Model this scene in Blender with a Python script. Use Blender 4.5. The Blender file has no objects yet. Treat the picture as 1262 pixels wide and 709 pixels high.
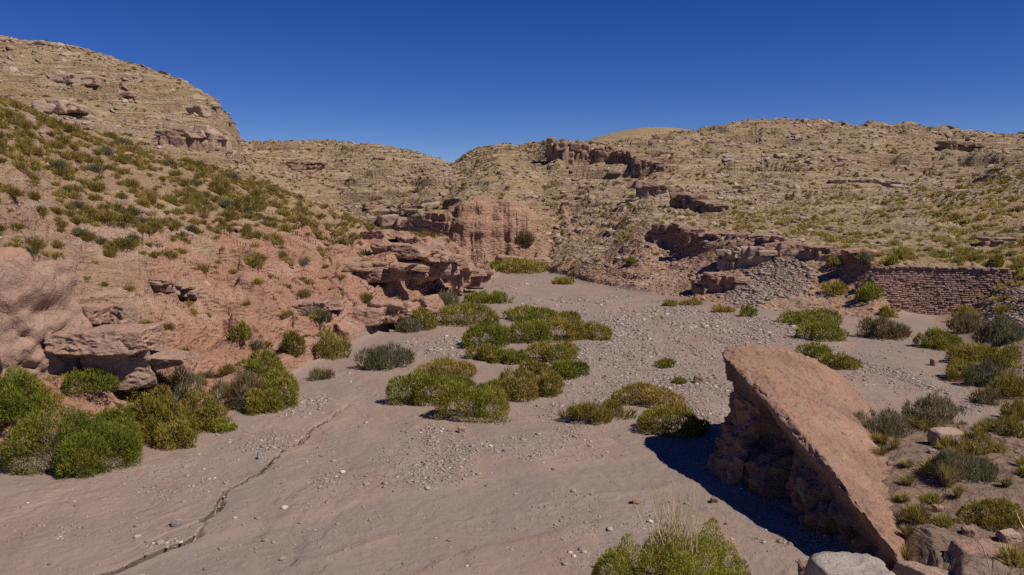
import bpy, bmesh, math, random
import numpy as np
from mathutils import Vector, Matrix

random.seed(7)
S = bpy.context.scene
COL = S.collection
R = math.radians

# ------------------------------------------------------------------ camera, light, exposure
F, CU, CV, VH, CAMH = 990.0, 631.0, 354.5, 250.0, 7.0      # focal length and centre in photo pixels, horizon row, eye height
PITCH = math.atan((CV - VH) / F)
cam_d = bpy.data.cameras.new('camera'); cam = bpy.data.objects.new('camera', cam_d); COL.objects.link(cam)
cam.location = (0, 0, CAMH); cam.rotation_euler = (R(90) - PITCH, 0, 0)
cam_d.sensor_width = 36.0; cam_d.lens = 36.0 * F / 1262.0
cam_d.clip_start = 0.1; cam_d.clip_end = 5000
S.camera = cam

SUN_EL, SUN_AZ = 52.0, 28.0        # azimuth: degrees from +X towards the camera side (-Y)
sdir = Vector((math.cos(R(SUN_EL)) * math.cos(R(SUN_AZ)), -math.cos(R(SUN_EL)) * math.sin(R(SUN_AZ)), math.sin(R(SUN_EL))))
sun_d = bpy.data.lights.new('sun', 'SUN'); sun_d.energy = 5.0; sun_d.angle = R(0.53); sun_d.color = (1.0, 0.93, 0.82)
sun = bpy.data.objects.new('sun', sun_d); COL.objects.link(sun)
sun.rotation_euler = sdir.to_track_quat('Z', 'Y').to_euler()

W = bpy.data.worlds.new('World'); S.world = W; W.use_nodes = True
wn, wl = W.node_tree.nodes, W.node_tree.links
sky = wn.new('ShaderNodeTexSky'); sky.sky_type = 'NISHITA'; sky.sun_disc = False
sky.sun_elevation = R(SUN_EL); sky.sun_rotation = R(90 + SUN_AZ)
sky.altitude = 3900; sky.air_density = 0.95; sky.dust_density = 0.0; sky.ozone_density = 3.0
hs = wn.new('ShaderNodeHueSaturation'); hs.inputs['Saturation'].default_value = 1.34; hs.inputs['Hue'].default_value = 0.524; hs.inputs['Value'].default_value = 1.0
bg = wn['Background']; bg.inputs['Strength'].default_value = 0.083
wl.new(sky.outputs[0], hs.inputs['Color']); wl.new(hs.outputs[0], bg.inputs['Color'])
S.view_settings.view_transform = 'Standard'; S.view_settings.look = 'None'
S.view_settings.exposure = -0.06; S.view_settings.gamma = 1.0
S.render.engine = 'CYCLES'
S.cycles.max_bounces = 5; S.cycles.diffuse_bounces = 3; S.cycles.transparent_max_bounces = 4
S.cycles.use_denoising = False

# ------------------------------------------------------------------ helpers
cp, sp = math.cos(PITCH), math.sin(PITCH)
def ray(u, v):
    a, b = (np.asarray(u, float) - CU) / F, (np.asarray(v, float) - CV) / F
    return a, cp - b * sp, -sp - b * cp                   # world x, y, z of the viewing ray
def P(u, v, Y):
    a, y, z = ray(u, v); k = Y / y
    return a * k, Y * np.ones_like(k), CAMH + z * k
def ground_pt(u, v, z0=0.0):
    a, y, z = ray(u, v); k = (z0 - CAMH) / z
    return a * k, y * k

def _h(ix, iy, iz, s):
    h = (ix.astype(np.uint32) * np.uint32(374761393)) ^ (iy.astype(np.uint32) * np.uint32(668265263)) ^ (iz.astype(np.uint32) * np.uint32(2147483647 & 1274126177)) ^ np.uint32((s * 974634777 + 12345) & 0xffffffff)
    h = (h ^ (h >> np.uint32(13))) * np.uint32(1274126177)
    h = (h ^ (h >> np.uint32(15))) * np.uint32(2246822519)
    h = h ^ (h >> np.uint32(16))
    return h.astype(np.float64) / 4294967295.0
def vnoise(x, y, z=None, s=0):
    if z is None: z = np.zeros_like(x)
    x0, y0, z0 = np.floor(x), np.floor(y), np.floor(z)
    fx, fy, fz = x - x0, y - y0, z - z0
    fx = fx * fx * fx * (fx * (fx * 6 - 15) + 10); fy = fy * fy * fy * (fy * (fy * 6 - 15) + 10); fz = fz * fz * (3 - 2 * fz)
    X, Y, Z = x0.astype(np.int64), y0.astype(np.int64), z0.astype(np.int64)
    def c(i, j, k): return _h(X + i, Y + j, Z + k, s)
    def pl(k):
        a = c(0, 0, k) * (1 - fx) + c(1, 0, k) * fx
        b = c(0, 1, k) * (1 - fx) + c(1, 1, k) * fx
        return a * (1 - fy) + b * fy
    if not np.any(fz): return pl(0) * 2 - 1
    return (pl(0) * (1 - fz) + pl(1) * fz) * 2 - 1
def fbm(x, y, z=None, o=4, s=0, g=0.5):
    r = 0; a = 1; t = 0
    for i in range(o):
        f = 2.03 ** i
        r = r + a * vnoise(x * f + 17.3 * i, y * f - 9.1 * i, None if z is None else z * f + 3.3 * i, s + i); t += a; a *= g
    return r / t
def cells(x, y, s=0):
    """2D cell noise: random value of the nearest cell, and distance to the border (F2 - F1)"""
    X, Y = np.floor(x).astype(np.int64), np.floor(y).astype(np.int64); o = np.zeros_like(X)
    f1 = np.full(x.shape, 9.0); f2 = np.full(x.shape, 9.0); val = np.zeros(x.shape)
    for i in (-1, 0, 1):
        for j in (-1, 0, 1):
            a, b = X + i, Y + j
            d = np.hypot(a + _h(a, b, o, s) - x, b + _h(a, b, o, s + 7) - y)
            v = _h(a, b, o, s + 13)
            n = d < f1
            f2 = np.where(n, f1, np.minimum(f2, d)); val = np.where(n, v, val); f1 = np.where(n, d, f1)
    return val, f2 - f1
def sstep(a, b, x):
    t = np.clip((x - a) / (b - a), 0, 1); return t * t * (3 - 2 * t)
def pchip(xk, yk, x):
    """monotone cubic along the first axis of yk"""
    xk = np.asarray(xk, float); yk = np.asarray(yk, float)
    sh = (-1,) + (1,) * (yk.ndim - 1)
    h = np.diff(xk).reshape(sh); d = np.diff(yk, axis=0) / h
    m = np.zeros_like(yk)
    w1, w2 = 2 * h[1:] + h[:-1], h[1:] + 2 * h[:-1]
    ok = d[:-1] * d[1:] > 0
    with np.errstate(divide='ignore', invalid='ignore'):
        mm = (w1 + w2) / (w1 / d[:-1] + w2 / d[1:])
    m[1:-1] = np.where(ok, mm, 0); m[0] = d[0]; m[-1] = d[-1]
    i = np.clip(np.searchsorted(xk, x, 'right') - 1, 0, len(xk) - 2)
    hh = (xk[i + 1] - xk[i]).reshape(sh); t = ((x - xk[i]).reshape(sh)) / hh
    return (2*t**3 - 3*t**2 + 1) * yk[i] + (t**3 - 2*t**2 + t) * hh * m[i] + (-2*t**3 + 3*t**2) * yk[i+1] + (t**3 - t**2) * hh * m[i+1]

def mesh_np(name, V, Fc, mats=(), attrs=None, mat_idx=None, smooth=False):
    """V (n,3), Fc (m,k) faces with k = 3 or 4, one flat array each"""
    me = bpy.data.meshes.new(name); V = np.ascontiguousarray(V, np.float32)
    Fc = np.ascontiguousarray(Fc, np.int32); n, k = Fc.shape
    me.vertices.add(len(V)); me.vertices.foreach_set('co', V.ravel())
    me.loops.add(n * k); me.loops.foreach_set('vertex_index', Fc.ravel())
    me.polygons.add(n); me.polygons.foreach_set('loop_start', np.arange(0, n * k, k, dtype=np.int32))
    me.polygons.foreach_set('loop_total', np.full(n, k, np.int32))
    if smooth: me.polygons.foreach_set('use_smooth', np.ones(n, bool))
    for m in mats: me.materials.append(m)
    if mat_idx is not None: me.polygons.foreach_set('material_index', np.ascontiguousarray(mat_idx, np.int32))
    for an, av in (attrs or {}).items():
        at = me.attributes.new(an, 'FLOAT', 'POINT'); at.data.foreach_set('value', np.ascontiguousarray(av, np.float32))
    me.update(calc_edges=True)
    return me
def link(name, me, parent=None, **kw):
    o = bpy.data.objects.new(name, me); COL.objects.link(o)
    if parent: o.parent = parent
    for k, v in kw.items(): o[k] = v
    return o
def tag(o, label, cat, group=None):
    o['label'] = label; o['category'] = cat
    if group: o['group'] = group
    return o

# ------------------------------------------------------------------ materials
class NT:
    def __init__(s, name, rough=0.95):
        s.m = bpy.data.materials.new(name); s.m.use_nodes = True
        s.n, s.l = s.m.node_tree.nodes, s.m.node_tree.links
        s.b = s.n['Principled BSDF']; s.b.inputs['Roughness'].default_value = rough
        s.b.inputs['Specular IOR Level'].default_value = 0.15
        s.co = s.n.new('ShaderNodeTexCoord').outputs['Object']
    def pos(s): return s.n.new('ShaderNodeNewGeometry').outputs['Position']
    def mapping(s, v, scale=(1,1,1), rot=(0,0,0)):
        m = s.n.new('ShaderNodeMapping'); m.inputs['Scale'].default_value = scale; m.inputs['Rotation'].default_value = rot
        s.l.new(v, m.inputs['Vector']); return m.outputs[0]
    def noise(s, v, scale, det=6, rough=0.6, dist=0):
        t = s.n.new('ShaderNodeTexNoise'); t.inputs['Scale'].default_value = scale; t.inputs['Detail'].default_value = det
        t.inputs['Roughness'].default_value = rough; t.inputs['Distortion'].default_value = dist
        s.l.new(v, t.inputs['Vector']); return t.outputs['Fac']
    def voro(s, v, scale, feature='F1', out='Distance'):
        t = s.n.new('ShaderNodeTexVoronoi'); t.inputs['Scale'].default_value = scale; t.feature = feature
        s.l.new(v, t.inputs['Vector']); return t.outputs[out]
    def ramp(s, fac, stops, mode='LINEAR'):
        r = s.n.new('ShaderNodeValToRGB'); e = r.color_ramp.elements; r.color_ramp.interpolation = mode
        while len(e) < len(stops): e.new(0.5)
        for i, (p, c) in enumerate(stops):
            e[i].position = p; e[i].color = (*c, 1) if isinstance(c, tuple) else (c, c, c, 1)
        s.l.new(fac, r.inputs[0]); return r.outputs[0]
    def mix(s, fac, a, b, mode='MIX'):
        m = s.n.new('ShaderNodeMix'); m.data_type = 'RGBA'; m.blend_type = mode
        for sock, val in ((m.inputs[0], fac), (m.inputs[6], a), (m.inputs[7], b)):
            if isinstance(val, (int, float)): sock.default_value = val
            elif isinstance(val, tuple): sock.default_value = (*val, 1)
            else: s.l.new(val, sock)
        return m.outputs[2]
    def math(s, op, a, b=0.0, clamp=False):
        m = s.n.new('ShaderNodeMath'); m.operation = op; m.use_clamp = clamp
        for sock, val in ((m.inputs[0], a), (m.inputs[1], b)):
            if isinstance(val, (int, float)): sock.default_value = val
            else: s.l.new(val, sock)
        return m.outputs[0]
    def attr(s, name):
        a = s.n.new('ShaderNodeAttribute'); a.attribute_name = name; return a.outputs['Fac']
    def bump(s, h, strength, dist, prev=None):
        b = s.n.new('ShaderNodeBump'); b.inputs['Strength'].default_value = strength; b.inputs['Distance'].default_value = dist
        s.l.new(h, b.inputs['Height'])
        if prev is not None: s.l.new(prev, b.inputs['Normal'])
        return b.outputs[0]
    def done(s, color, normal=None):
        if isinstance(color, tuple): s.b.inputs['Base Color'].default_value = (*color, 1)
        else: s.l.new(color, s.b.inputs['Base Color'])
        if normal is not None: s.l.new(normal, s.b.inputs['Normal'])
        return s.m

def mat_terrain():
    t = NT('terrain_rock_and_sand'); p = t.pos()
    big = t.noise(p, 0.045, 5, 0.6); mid = t.noise(p, 0.35, 6, 0.65); fine = t.noise(p, 3.5, 6, 0.7); vf = t.noise(p, 22, 3, 0.7)
    # hill soil and rock
    soil = t.ramp(mid, [(0.25, (0.25, 0.155, 0.10)), (0.5, (0.36, 0.24, 0.155)), (0.75, (0.45, 0.33, 0.225))])
    st = t.noise(t.mapping(p, (0.10, 0.10, 1.3), (R(3), R(4), 0)), 1.1, 5, 0.65, 0.6)
    soil = t.mix(t.ramp(st, [(0.50, 0.0), (0.58, 0.85)]), soil, t.ramp(fine, [(0.3, (0.38, 0.275, 0.195)), (0.7, (0.54, 0.42, 0.31))]))
    # red rock (left bank and cliff)
    red = t.ramp(t.noise(p, 0.55, 7, 0.62, 0.4), [(0.28, (0.30, 0.165, 0.115)), (0.5, (0.42, 0.225, 0.15)), (0.72, (0.48, 0.31, 0.225))])
    red = t.mix(t.ramp(fine, [(0.5, 0.0), (0.75, 0.4)]), red, (0.30, 0.19, 0.14))
    c = t.mix(t.attr('red'), soil, red)
    # dry grass cover tint on the slopes
    gr = t.ramp(t.noise(p, 1.6, 6, 0.75), [(0.4, (0.22, 0.17, 0.06)), (0.62, (0.38, 0.285, 0.12))])
    gm = t.math('MULTIPLY', t.attr('veg'), t.ramp(t.math('ADD', t.math('MULTIPLY', fine, 0.5), t.math('MULTIPLY', mid, 0.5)), [(0.40, 0.0), (0.58, 0.85)]))
    c = t.mix(gm, c, gr)
    sp_ = t.ramp(t.voro(p, 2.3, 'F1', 'Distance'), [(0.08, 0.55), (0.22, 0.0)])
    c = t.mix(t.math('MULTIPLY', sp_, t.math('SUBTRACT', 1.0, t.math('ADD', t.attr('bed'), t.attr('red'), True))), c, (0.085, 0.075, 0.035))
    # river bed: sand with grey gravel bars
    sand = t.ramp(mid, [(0.3, (0.265, 0.18, 0.14)), (0.7, (0.345, 0.245, 0.19))])
    sand = t.mix(t.ramp(t.noise(t.mapping(p, (0.5, 0.16, 0.5), (0, 0, R(-25))), 0.9, 5, 0.6), [(0.42, 0.0), (0.62, 0.8)]), sand, (0.245, 0.195, 0.165))
    sand = t.mix(t.math('MULTIPLY', t.attr('track'), .8), sand, t.ramp(fine, [(0.3, (0.225, 0.175, 0.145)), (0.7, (0.275, 0.22, 0.185))]))
    grav = t.ramp(t.voro(p, 17, 'F1', 'Color'), [(0.1, (0.17, 0.14, 0.12)), (0.5, (0.29, 0.225, 0.19)), (0.9, (0.42, 0.34, 0.29))])
    gcol = t.n.new('ShaderNodeHueSaturation'); gcol.inputs['Saturation'].default_value = 0.75; t.l.new(grav, gcol.inputs['Color'])
    gfac = t.math('MULTIPLY', t.attr('gravel'), t.ramp(t.noise(p, 6, 4, 0.7), [(0.4, 0.05), (0.7, 0.7)]))
    bedc = t.mix(gfac, sand, gcol.outputs[0])
    bedc = t.mix(t.ramp(vf, [(0.35, 0.22), (0.6, 0.0)]), bedc, (0.14, 0.11, 0.095))
    c = t.mix(t.attr('bed'), c, bedc)
    c = t.mix(t.math('MULTIPLY', t.ramp(big, [(0.35, 0.0), (0.65, 0.3)]), t.math('SUBTRACT', 1.0, t.math('ADD', t.attr('bed'), t.attr('red'), True))), c, (0.34, 0.245, 0.15))
    c = t.mix(t.math('MULTIPLY', t.attr('bank'), 0.8), c, t.ramp(fine, [(0.3, (0.17, 0.115, 0.085)), (0.7, (0.30, 0.21, 0.16))]))
    h1 = t.math('ADD', t.math('MULTIPLY', mid, 0.5), t.math('MULTIPLY', fine, 0.5))
    nb = t.math('SUBTRACT', 1.0, t.math('MULTIPLY', t.attr('bed'), 0.85))
    b1 = t.bump(t.math('MULTIPLY', h1, nb), 1.0, 0.5)
    b1 = t.bump(t.math('MULTIPLY', t.ramp(st, [(0.48, 0.0), (0.56, 1.0)]), t.math('SUBTRACT', nb, t.attr('red'), True)), 0.7, 0.4, b1)
    b2 = t.bump(t.math('MULTIPLY', t.voro(t.mapping(p, (1, 1, 2)), 3.0), t.math('MULTIPLY', nb, nb)), 0.8, 0.18, b1)
    b3 = t.bump(vf, 0.5, 0.03, b2)
    b4 = t.bump(t.math('MULTIPLY', t.voro(p, 17), t.math('MULTIPLY', t.attr('gravel'), t.attr('bed'))), 0.4, 0.04, b3)
    return t.done(c, b4)

def mat_rock(name, cols, lichen=0.4, scale=1.0, stain=(0.09, 0.07, 0.055), crack=0.4, pebbly=0.0):
    t = NT(name); p = t.pos()
    n1 = t.noise(p, 0.7 * scale, 7, 0.62, 0.3); n2 = t.noise(p, 5 * scale, 6, 0.7); n3 = t.noise(p, 30 * scale, 4, 0.7)
    c = t.ramp(n1, [(0.27, cols[0]), (0.5, cols[1]), (0.73, cols[2])])
    at = t.attr('rnd')
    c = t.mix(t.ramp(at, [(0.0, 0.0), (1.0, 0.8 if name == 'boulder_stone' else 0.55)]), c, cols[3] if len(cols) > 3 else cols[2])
    c = t.mix(t.ramp(n2, [(0.55, 0.0), (0.72, lichen)]), c, stain)
    if name == 'boulder_stone':
        c = t.mix(t.ramp(t.noise(p, 1.6, 6, 0.7, .8), [(0.56, 0.0), (0.66, 0.55)]), c, (0.42, 0.30, 0.12))
        c = t.mix(t.ramp(t.noise(t.mapping(p, (1.2, .5, 1), (0, 0, R(20))), 2.3, 6, 0.75), [(0.54, 0.0), (0.68, 0.6)]), c, (0.33, 0.26, 0.22))
    if pebbly:
        c = t.mix(t.ramp(t.voro(p, 9 * scale), [(0.15, pebbly), (0.45, 0.0)]), c, (0.36, 0.30, 0.25))
    c = t.mix(t.ramp(n3, [(0.4, 0.25), (0.6, 0.0)]), c, stain)
    b = t.bump(n1, 0.7, 0.35); b = t.bump(n2, 0.9, 0.09, b); b = t.bump(n3, 0.7, 0.02, b)
    if crack:
        nv_ = t.n.new('ShaderNodeTexNoise'); nv_.inputs['Scale'].default_value = 1.3 * scale; nv_.inputs['Detail'].default_value = 5; t.l.new(p, nv_.inputs['Vector'])
        wp = t.mix(0.45, p, nv_.outputs['Color'], 'LINEAR_LIGHT')
        ck = t.math('ADD', t.ramp(t.voro(t.mapping(wp, (1, 1, 2.6), (R(8), R(10), 0)), 0.8 * scale, 'DISTANCE_TO_EDGE'), [(0.0, 0.0), (0.03, 1.0)]), t.ramp(n2, [(0.45, 0.0), (0.55, 1.0)]), True)
        b = t.bump(ck, crack, 0.08, b)
    return t.done(c, b)

def mat_leaf(name, a, b_, c_, rnd_amt=0.5, sc=1.3):
    t = NT(name, 0.7); p = t.pos()
    oi = t.n.new('ShaderNodeObjectInfo').outputs['Random']
    n = t.noise(p, sc, 4, 0.6)
    f = t.math('ADD', t.math('MULTIPLY', t.attr('rnd'), 0.45), t.math('ADD', t.math('MULTIPLY', n, 0.75), t.math('MULTIPLY', oi, 0.25)))
    c = t.ramp(f, [(0.42, a), (0.72, b_), (1.0, c_)])
    t.b.inputs['Specular IOR Level'].default_value = 0.25
    m = t.done(c)
    # leaves let some of the sun through
    tr = t.n.new('ShaderNodeBsdfTranslucent'); mx = t.n.new('ShaderNodeMixShader'); mx.inputs[0].default_value = 0.36
    t.l.new(c, tr.inputs['Color']); t.l.new(t.b.outputs[0], mx.inputs[1]); t.l.new(tr.outputs[0], mx.inputs[2])
    t.l.new(mx.outputs[0], t.n['Material Output'].inputs['Surface'])
    return m
def mat_plain(name, col, var=0.3, sc=6):
    t = NT(name); n = t.noise(t.pos(), sc, 4, 0.6)
    return t.done(t.ramp(n, [(0.3, tuple(x * (1 - var) for x in col)), (0.7, tuple(x * (1 + var) for x in col))]))

M_TER = mat_terrain()
M_BOULDER = mat_rock('boulder_stone', [(0.26, 0.15, 0.105), (0.38, 0.215, 0.15), (0.46, 0.295, 0.22), (0.15, 0.095, 0.07)], 0.55, 1.0, (0.17, 0.115, 0.085), 0.35)  # last colour: weathered brown with the left face's shade painted in
M_RED = mat_rock('red_rock', [(0.27, 0.15, 0.105), (0.40, 0.23, 0.16), (0.48, 0.31, 0.23), (0.36, 0.26, 0.20)], 0.45, 0.8)
M_TAN = mat_rock('tan_rock', [(0.30, 0.21, 0.15), (0.42, 0.31, 0.225), (0.51, 0.40, 0.30), (0.38, 0.26, 0.19)], 0.45, 0.5)
M_DARKROCK = mat_rock('brown_rock', [(0.20, 0.13, 0.095), (0.31, 0.205, 0.15), (0.40, 0.285, 0.21), (0.30, 0.19, 0.135)], 0.5, 0.5)
M_PALE = mat_rock('pale_stone', [(0.30, 0.25, 0.215), (0.44, 0.37, 0.32), (0.55, 0.47, 0.41), (0.38, 0.33, 0.30)], 0.3, 1.5, (0.13, 0.11, 0.095), 0.4)
def mat_gravel(name, stops):
    t = NT(name); c = t.ramp(t.attr('rnd'), stops)
    n = t.noise(t.pos(), 9, 4, 0.7); c = t.mix(t.ramp(n, [(0.3, 0.4), (0.6, 0.0)]), c, (0.16, 0.12, 0.10))
    return t.done(c, t.bump(n, 0.6, 0.03))
M_GRAVEL = mat_gravel('river_gravel', [(0.0, (0.20, 0.155, 0.13)), (0.3, (0.29, 0.225, 0.185)), (0.5, (0.37, 0.26, 0.20)), (0.72, (0.28, 0.24, 0.215)), (0.9, (0.42, 0.34, 0.285)), (1.0, (0.60, 0.53, 0.46))])
M_SCREE = mat_gravel('hill_rubble', [(0.0, (0.20, 0.135, 0.10)), (0.35, (0.30, 0.21, 0.155)), (0.7, (0.36, 0.26, 0.19)), (1.0, (0.43, 0.335, 0.25))])
M_TALUS = mat_gravel('grey_talus', [(0.0, (0.19, 0.135, 0.105)), (0.4, (0.30, 0.225, 0.18)), (0.8, (0.36, 0.285, 0.235)), (1.0, (0.46, 0.39, 0.33))])
M_LEAF = {
 'green': mat_leaf('leaf_green', (0.10, 0.125, 0.014), (0.225, 0.235, 0.028), (0.37, 0.31, 0.06)),
 'olive': mat_leaf('leaf_olive', (0.14, 0.135, 0.02), (0.31, 0.26, 0.04), (0.44, 0.32, 0.085)),
 'yellow': mat_leaf('leaf_yellow_olive', (0.16, 0.135, 0.025), (0.33, 0.26, 0.05), (0.45, 0.32, 0.10)),
 'grey': mat_leaf('leaf_grey_olive', (0.11, 0.105, 0.06), (0.20, 0.185, 0.095), (0.31, 0.26, 0.15)),
 'brown': mat_leaf('leaf_dry_brown', (0.12, 0.095, 0.04), (0.23, 0.175, 0.075), (0.36, 0.27, 0.15)),
 'bright': mat_leaf('leaf_bright', (0.13, 0.165, 0.018), (0.31, 0.31, 0.035), (0.54, 0.44, 0.08), sc=2.2),
}
M_STEM = mat_plain('grey_twig', (0.20, 0.165, 0.135))
M_STALK = mat_plain('dry_straw', (0.50, 0.39, 0.20))
M_GRASS = mat_leaf('gold_grass', (0.17, 0.13, 0.045), (0.33, 0.255, 0.085), (0.50, 0.39, 0.16))
M_TUFT = mat_leaf('hill_scrub', (0.15, 0.12, 0.03), (0.30, 0.225, 0.055), (0.44, 0.33, 0.11), sc=0.25)
M_TUFTY = mat_leaf('yellow_scrub', (0.18, 0.145, 0.04), (0.36, 0.28, 0.07), (0.50, 0.39, 0.125), sc=0.25)

# ------------------------------------------------------------------ terrain: lines read from the photo at real distances
Z = lambda Y, z: ('z', z, Y)
#        u      B(v)   C1           C2           D            E1           E2           F1           F2           G1(dz)  G2
T = [
 (-900,  660, (520,21),   (420,24),   (60,60),    Z(90,14),   (40,108),   (-40,150),  (40,215)),
 (-300,  615, (510,21.5), (360,25),   (95,63),    Z(90,13),   (95,108),   (10,152),   (80,215)),
 (0,     587, (500,22.2), (345,25.5), (130,65),   Z(90,11),   (122,109),  (50,155),   (110,215)),
 (70,    577, (490,23),   (398,27),   (152,66),   Z(90,10),   (142,109),  (57,155),   (115,215)),
 (150,   556, (478,25),   (425,28.5), (178,67),   Z(90,8.5),  (165,108),  (77,153),   (125,215)),
 (215,   540, (470,27),   (405,32),   (198,69),   Z(91,7.5),  (178,108),  (98,152),   (140,215)),
 (250,   530, (463,28.8), (395,34),   (207,70),   Z(92,7),    (186,108),  (114,151),  (150,213)),
 (275,   522, (455,30),   (388,35.5), (214,71),   Z(92,6.6),  (192,109),  (135,150),  (160,212)),
 (290,   515, (450,31),   (383,36.5), (219,71.5), Z(93,6.3),  (198,110),  (154,149),  (166,212)),
 (299,   511, (447,31.5), (380,37),   (222,72),   Z(93,6.2),  (206,110),  (184,147),  (176,212)),
 (330,   497, (437,33.5), (368,39),   (232,73),   Z(95,6),    (226,112),  (204,147),  (174,210)),
 (400,   455, (422,37.5), (358,43),   (262,76),   Z(96,4),    (248,112),  (212,147),  (173,210)),
 (450,   430, (408,42),   (345,47),   (279,77),   Z(96,3),    (256,108),  (216,140),  (177,208)),
 (500,   402, (384,49),   (306,54),   (296,77),   Z(92,1.8),  (264,98),   (226,128),  (186,205)),
 (545,   380, (364,56),   (302,61),   (316,77),   Z(85,0.9),  (262,89),   (234,112),  (199,203)),
 (556,   373, (358,58),   (306,63),   (321,77),   Z(84.5,.8), (258,88.5), (232,112),  (203,206)),
 (575,   359, (350,66),   (322,68),   (328,76.5), Z(84,.6),   (251,88),   (228,114),  (195,248)),
 (592,   349, (344,71.5), (337,74),   (335,76.5), Z(84,.4),   (250,88),   (223,115),  (188,252)),
 (625,   340, Z(79,.03),  Z(80,.06),  Z(81.5,.1), Z(84,.3),   (252,88),   (222,115),  (183,252)),
 (650,   338, Z(80,.03),  Z(81,.08),  Z(82.5,.2), Z(84.5,.5), (256,89.5),   (228,115),  (180,240)),
 (668,   339, Z(80,.1),   Z(82,.4),   (325,85),   (306,87),   (266,94),   (232,118),  (178,205)),
 (690,   345, (339,77),   (325,80),   (307,86),   (284,94),   (258,105),  (215,130),  (177,162)),
 (740,   358, (338,71),   (318,75),   (293,84),   (268,95),   (244,108),  (210,132),  (178,165)),
 (810,   371, (303,71.5), (281,73),   (264,82),   (249,94),   (228,110),  (200,137),  (169,190)),
 (870,   382, (318,65),   (293,66.5), (268,80),   (256,88),   (226,112),  (190,147),  (161,202)),
 (950,   393, (322,60.5), (300,62),   (275,75),   (258,86),   (224,116),  (180,157),  (151,208)),
 (1030,  399, (330,57),   (308,58.5), (280,72),   (251,87),   (222,116),  (180,157),  (152,208)),
 (1075,  403, (338,52.5), (325,53),   (284,70),   (248,88),   (221,116),  (181,157),  (153,208)),
 (1092,  404, (358,51.9), (329,52.15), (286,69),   (247,88),   (221,116),  (181,157),  (154,208)),
 (1120,  406, (384,51.9), (329,52.1), (289,67),   (244,88),   (220,115),  (182,156),  (155,207)),
 (1160,  436, (388,51.9), (329,52.1), (290,66),   (239,88),   (218,114),  (184,154),  (158,206)),
 (1195,  478, (374,51.9), (329,52.1), (289,66),   (230,89),   (216,114),  (185,152),  (160,205)),
 (1230,  508, (350,51.9), (330,52.1), (286,66),   (221,90),   (206,114),  (186,150),  (162,204)),
 (1265,  532, (338,51.8), (330,52.2), (283,66),   (211,91),   (198,114),  (186,150),  (163,204)),
 (1400,  560, (345,48),   (325,50),   (270,62),   (190,88),   (180,112),  (170,150),  (165,204)),
 (2100,  600, (330,44),   (305,47),   (250,58),   (150,85),   (150,110),  (150,150),  (160,204)),
]
us = np.array([r[0] for r in T], float)
NL = 13
K = np.zeros((len(T), NL, 3))                                # per table column and line: X/Y ratio, Y, z
for i, r in enumerate(T):
    u = r[0]
    rat = (u - CU) / F
    gx, gy = ground_pt(u, r[1])
    rows = [(rat, 5.0, 0.0), (rat, 12.0, 0.0), (gx / gy, float(gy), 0.0)]
    for e in r[2:]:
        if e[0] == 'z': rows.append((rat, e[2], e[1]))
        else:
            x, y, z = P(u, e[0], e[1]); rows.append((float(x / y), e[1], float(z)))
    far = rows[-1]
    rows.append((far[0], far[1] + 60, far[2] - 16))
    g2v = float(np.interp(u, [560, 700, 735, 800, 850, 900, 980], [230, 190, 171, 157.5, 162, 168, 200]))
    x, y, z = P(u, g2v, 340); rows.append((float(x / y), 340.0, float(z)))
    rows.append((float(x / y), 1500.0, -10.0))
    K[i] = rows
SEG = [6, 330, 90, 110, 165, 50, 70, 105, 110, 8, 34, 4]
ts = np.concatenate([np.arange(n) / n + i for i, n in enumerate(SEG)] + [[float(len(SEG))]])
uu = np.concatenate([np.arange(-900, -30, 9.0), np.arange(-30, 1292, 1.15), np.arange(1292, 2101, 9.0)])
KU = pchip(us, K, uu)                                         # (cols, lines, 3)
KU = np.swapaxes(KU, 0, 1).copy()                            # (lines, cols, 3)
KU[..., 1] = np.log(KU[..., 1])
GRD = pchip(np.arange(NL), KU, ts)                           # (rows, cols, 3)
GRD[..., 1] = np.exp(GRD[..., 1])
sg = (ts >= 1) & (ts < 2); fr = (ts[sg] - 1)[:, None]
GRD[sg, :, 1] = 1.0 / ((1 - fr) / 14.0 * 1.0 + fr / np.exp(KU[2, :, 1])[None, :])
sg0 = ts < 1; fr = ts[sg0][:, None]; GRD[sg0, :, 1] = 4 + fr * (10.0 + 0 * KU[2, :, 1][None, :])
TT = np.repeat(ts[:, None], len(uu), 1); UU = np.repeat(uu[None, :], len(ts), 0)
GX = GRD[..., 0] * GRD[..., 1]; GY = GRD[..., 1].copy(); GZ = GRD[..., 2].copy()
bed = (1 - sstep(0.04, 0.32, GZ)) * (1 - sstep(90, 95, GY))
bed = np.where(TT < 2.0, 1.0, bed)
# right bank mound the big boulder lies on
xb = np.interp(GY, [10, 12, 16, 19, 22.5, 25], [5.7, 6.2, 6.7, 7.7, 9.3, 10.8]); yf = np.interp(GX, [9, 10.5, 12, 20], [25.2, 24.8, 23.3, 22.3])
w1 = fbm(GX / 1.5, GY / 1.5, o=3, s=31) * 0.5
mound = sstep(-0.1, 1.3, GX - xb + w1) * sstep(0, 1.7, yf - GY + w1)
GZ = GZ + mound * (0.9 + 0.35 * sstep(15.5, 12, GY) + 0.10 * fbm(GX / 1.2, GY / 1.2, o=3, s=33))
bed = bed * (1 - sstep(0.15, 0.5, mound)); slope = 1 - bed
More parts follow.
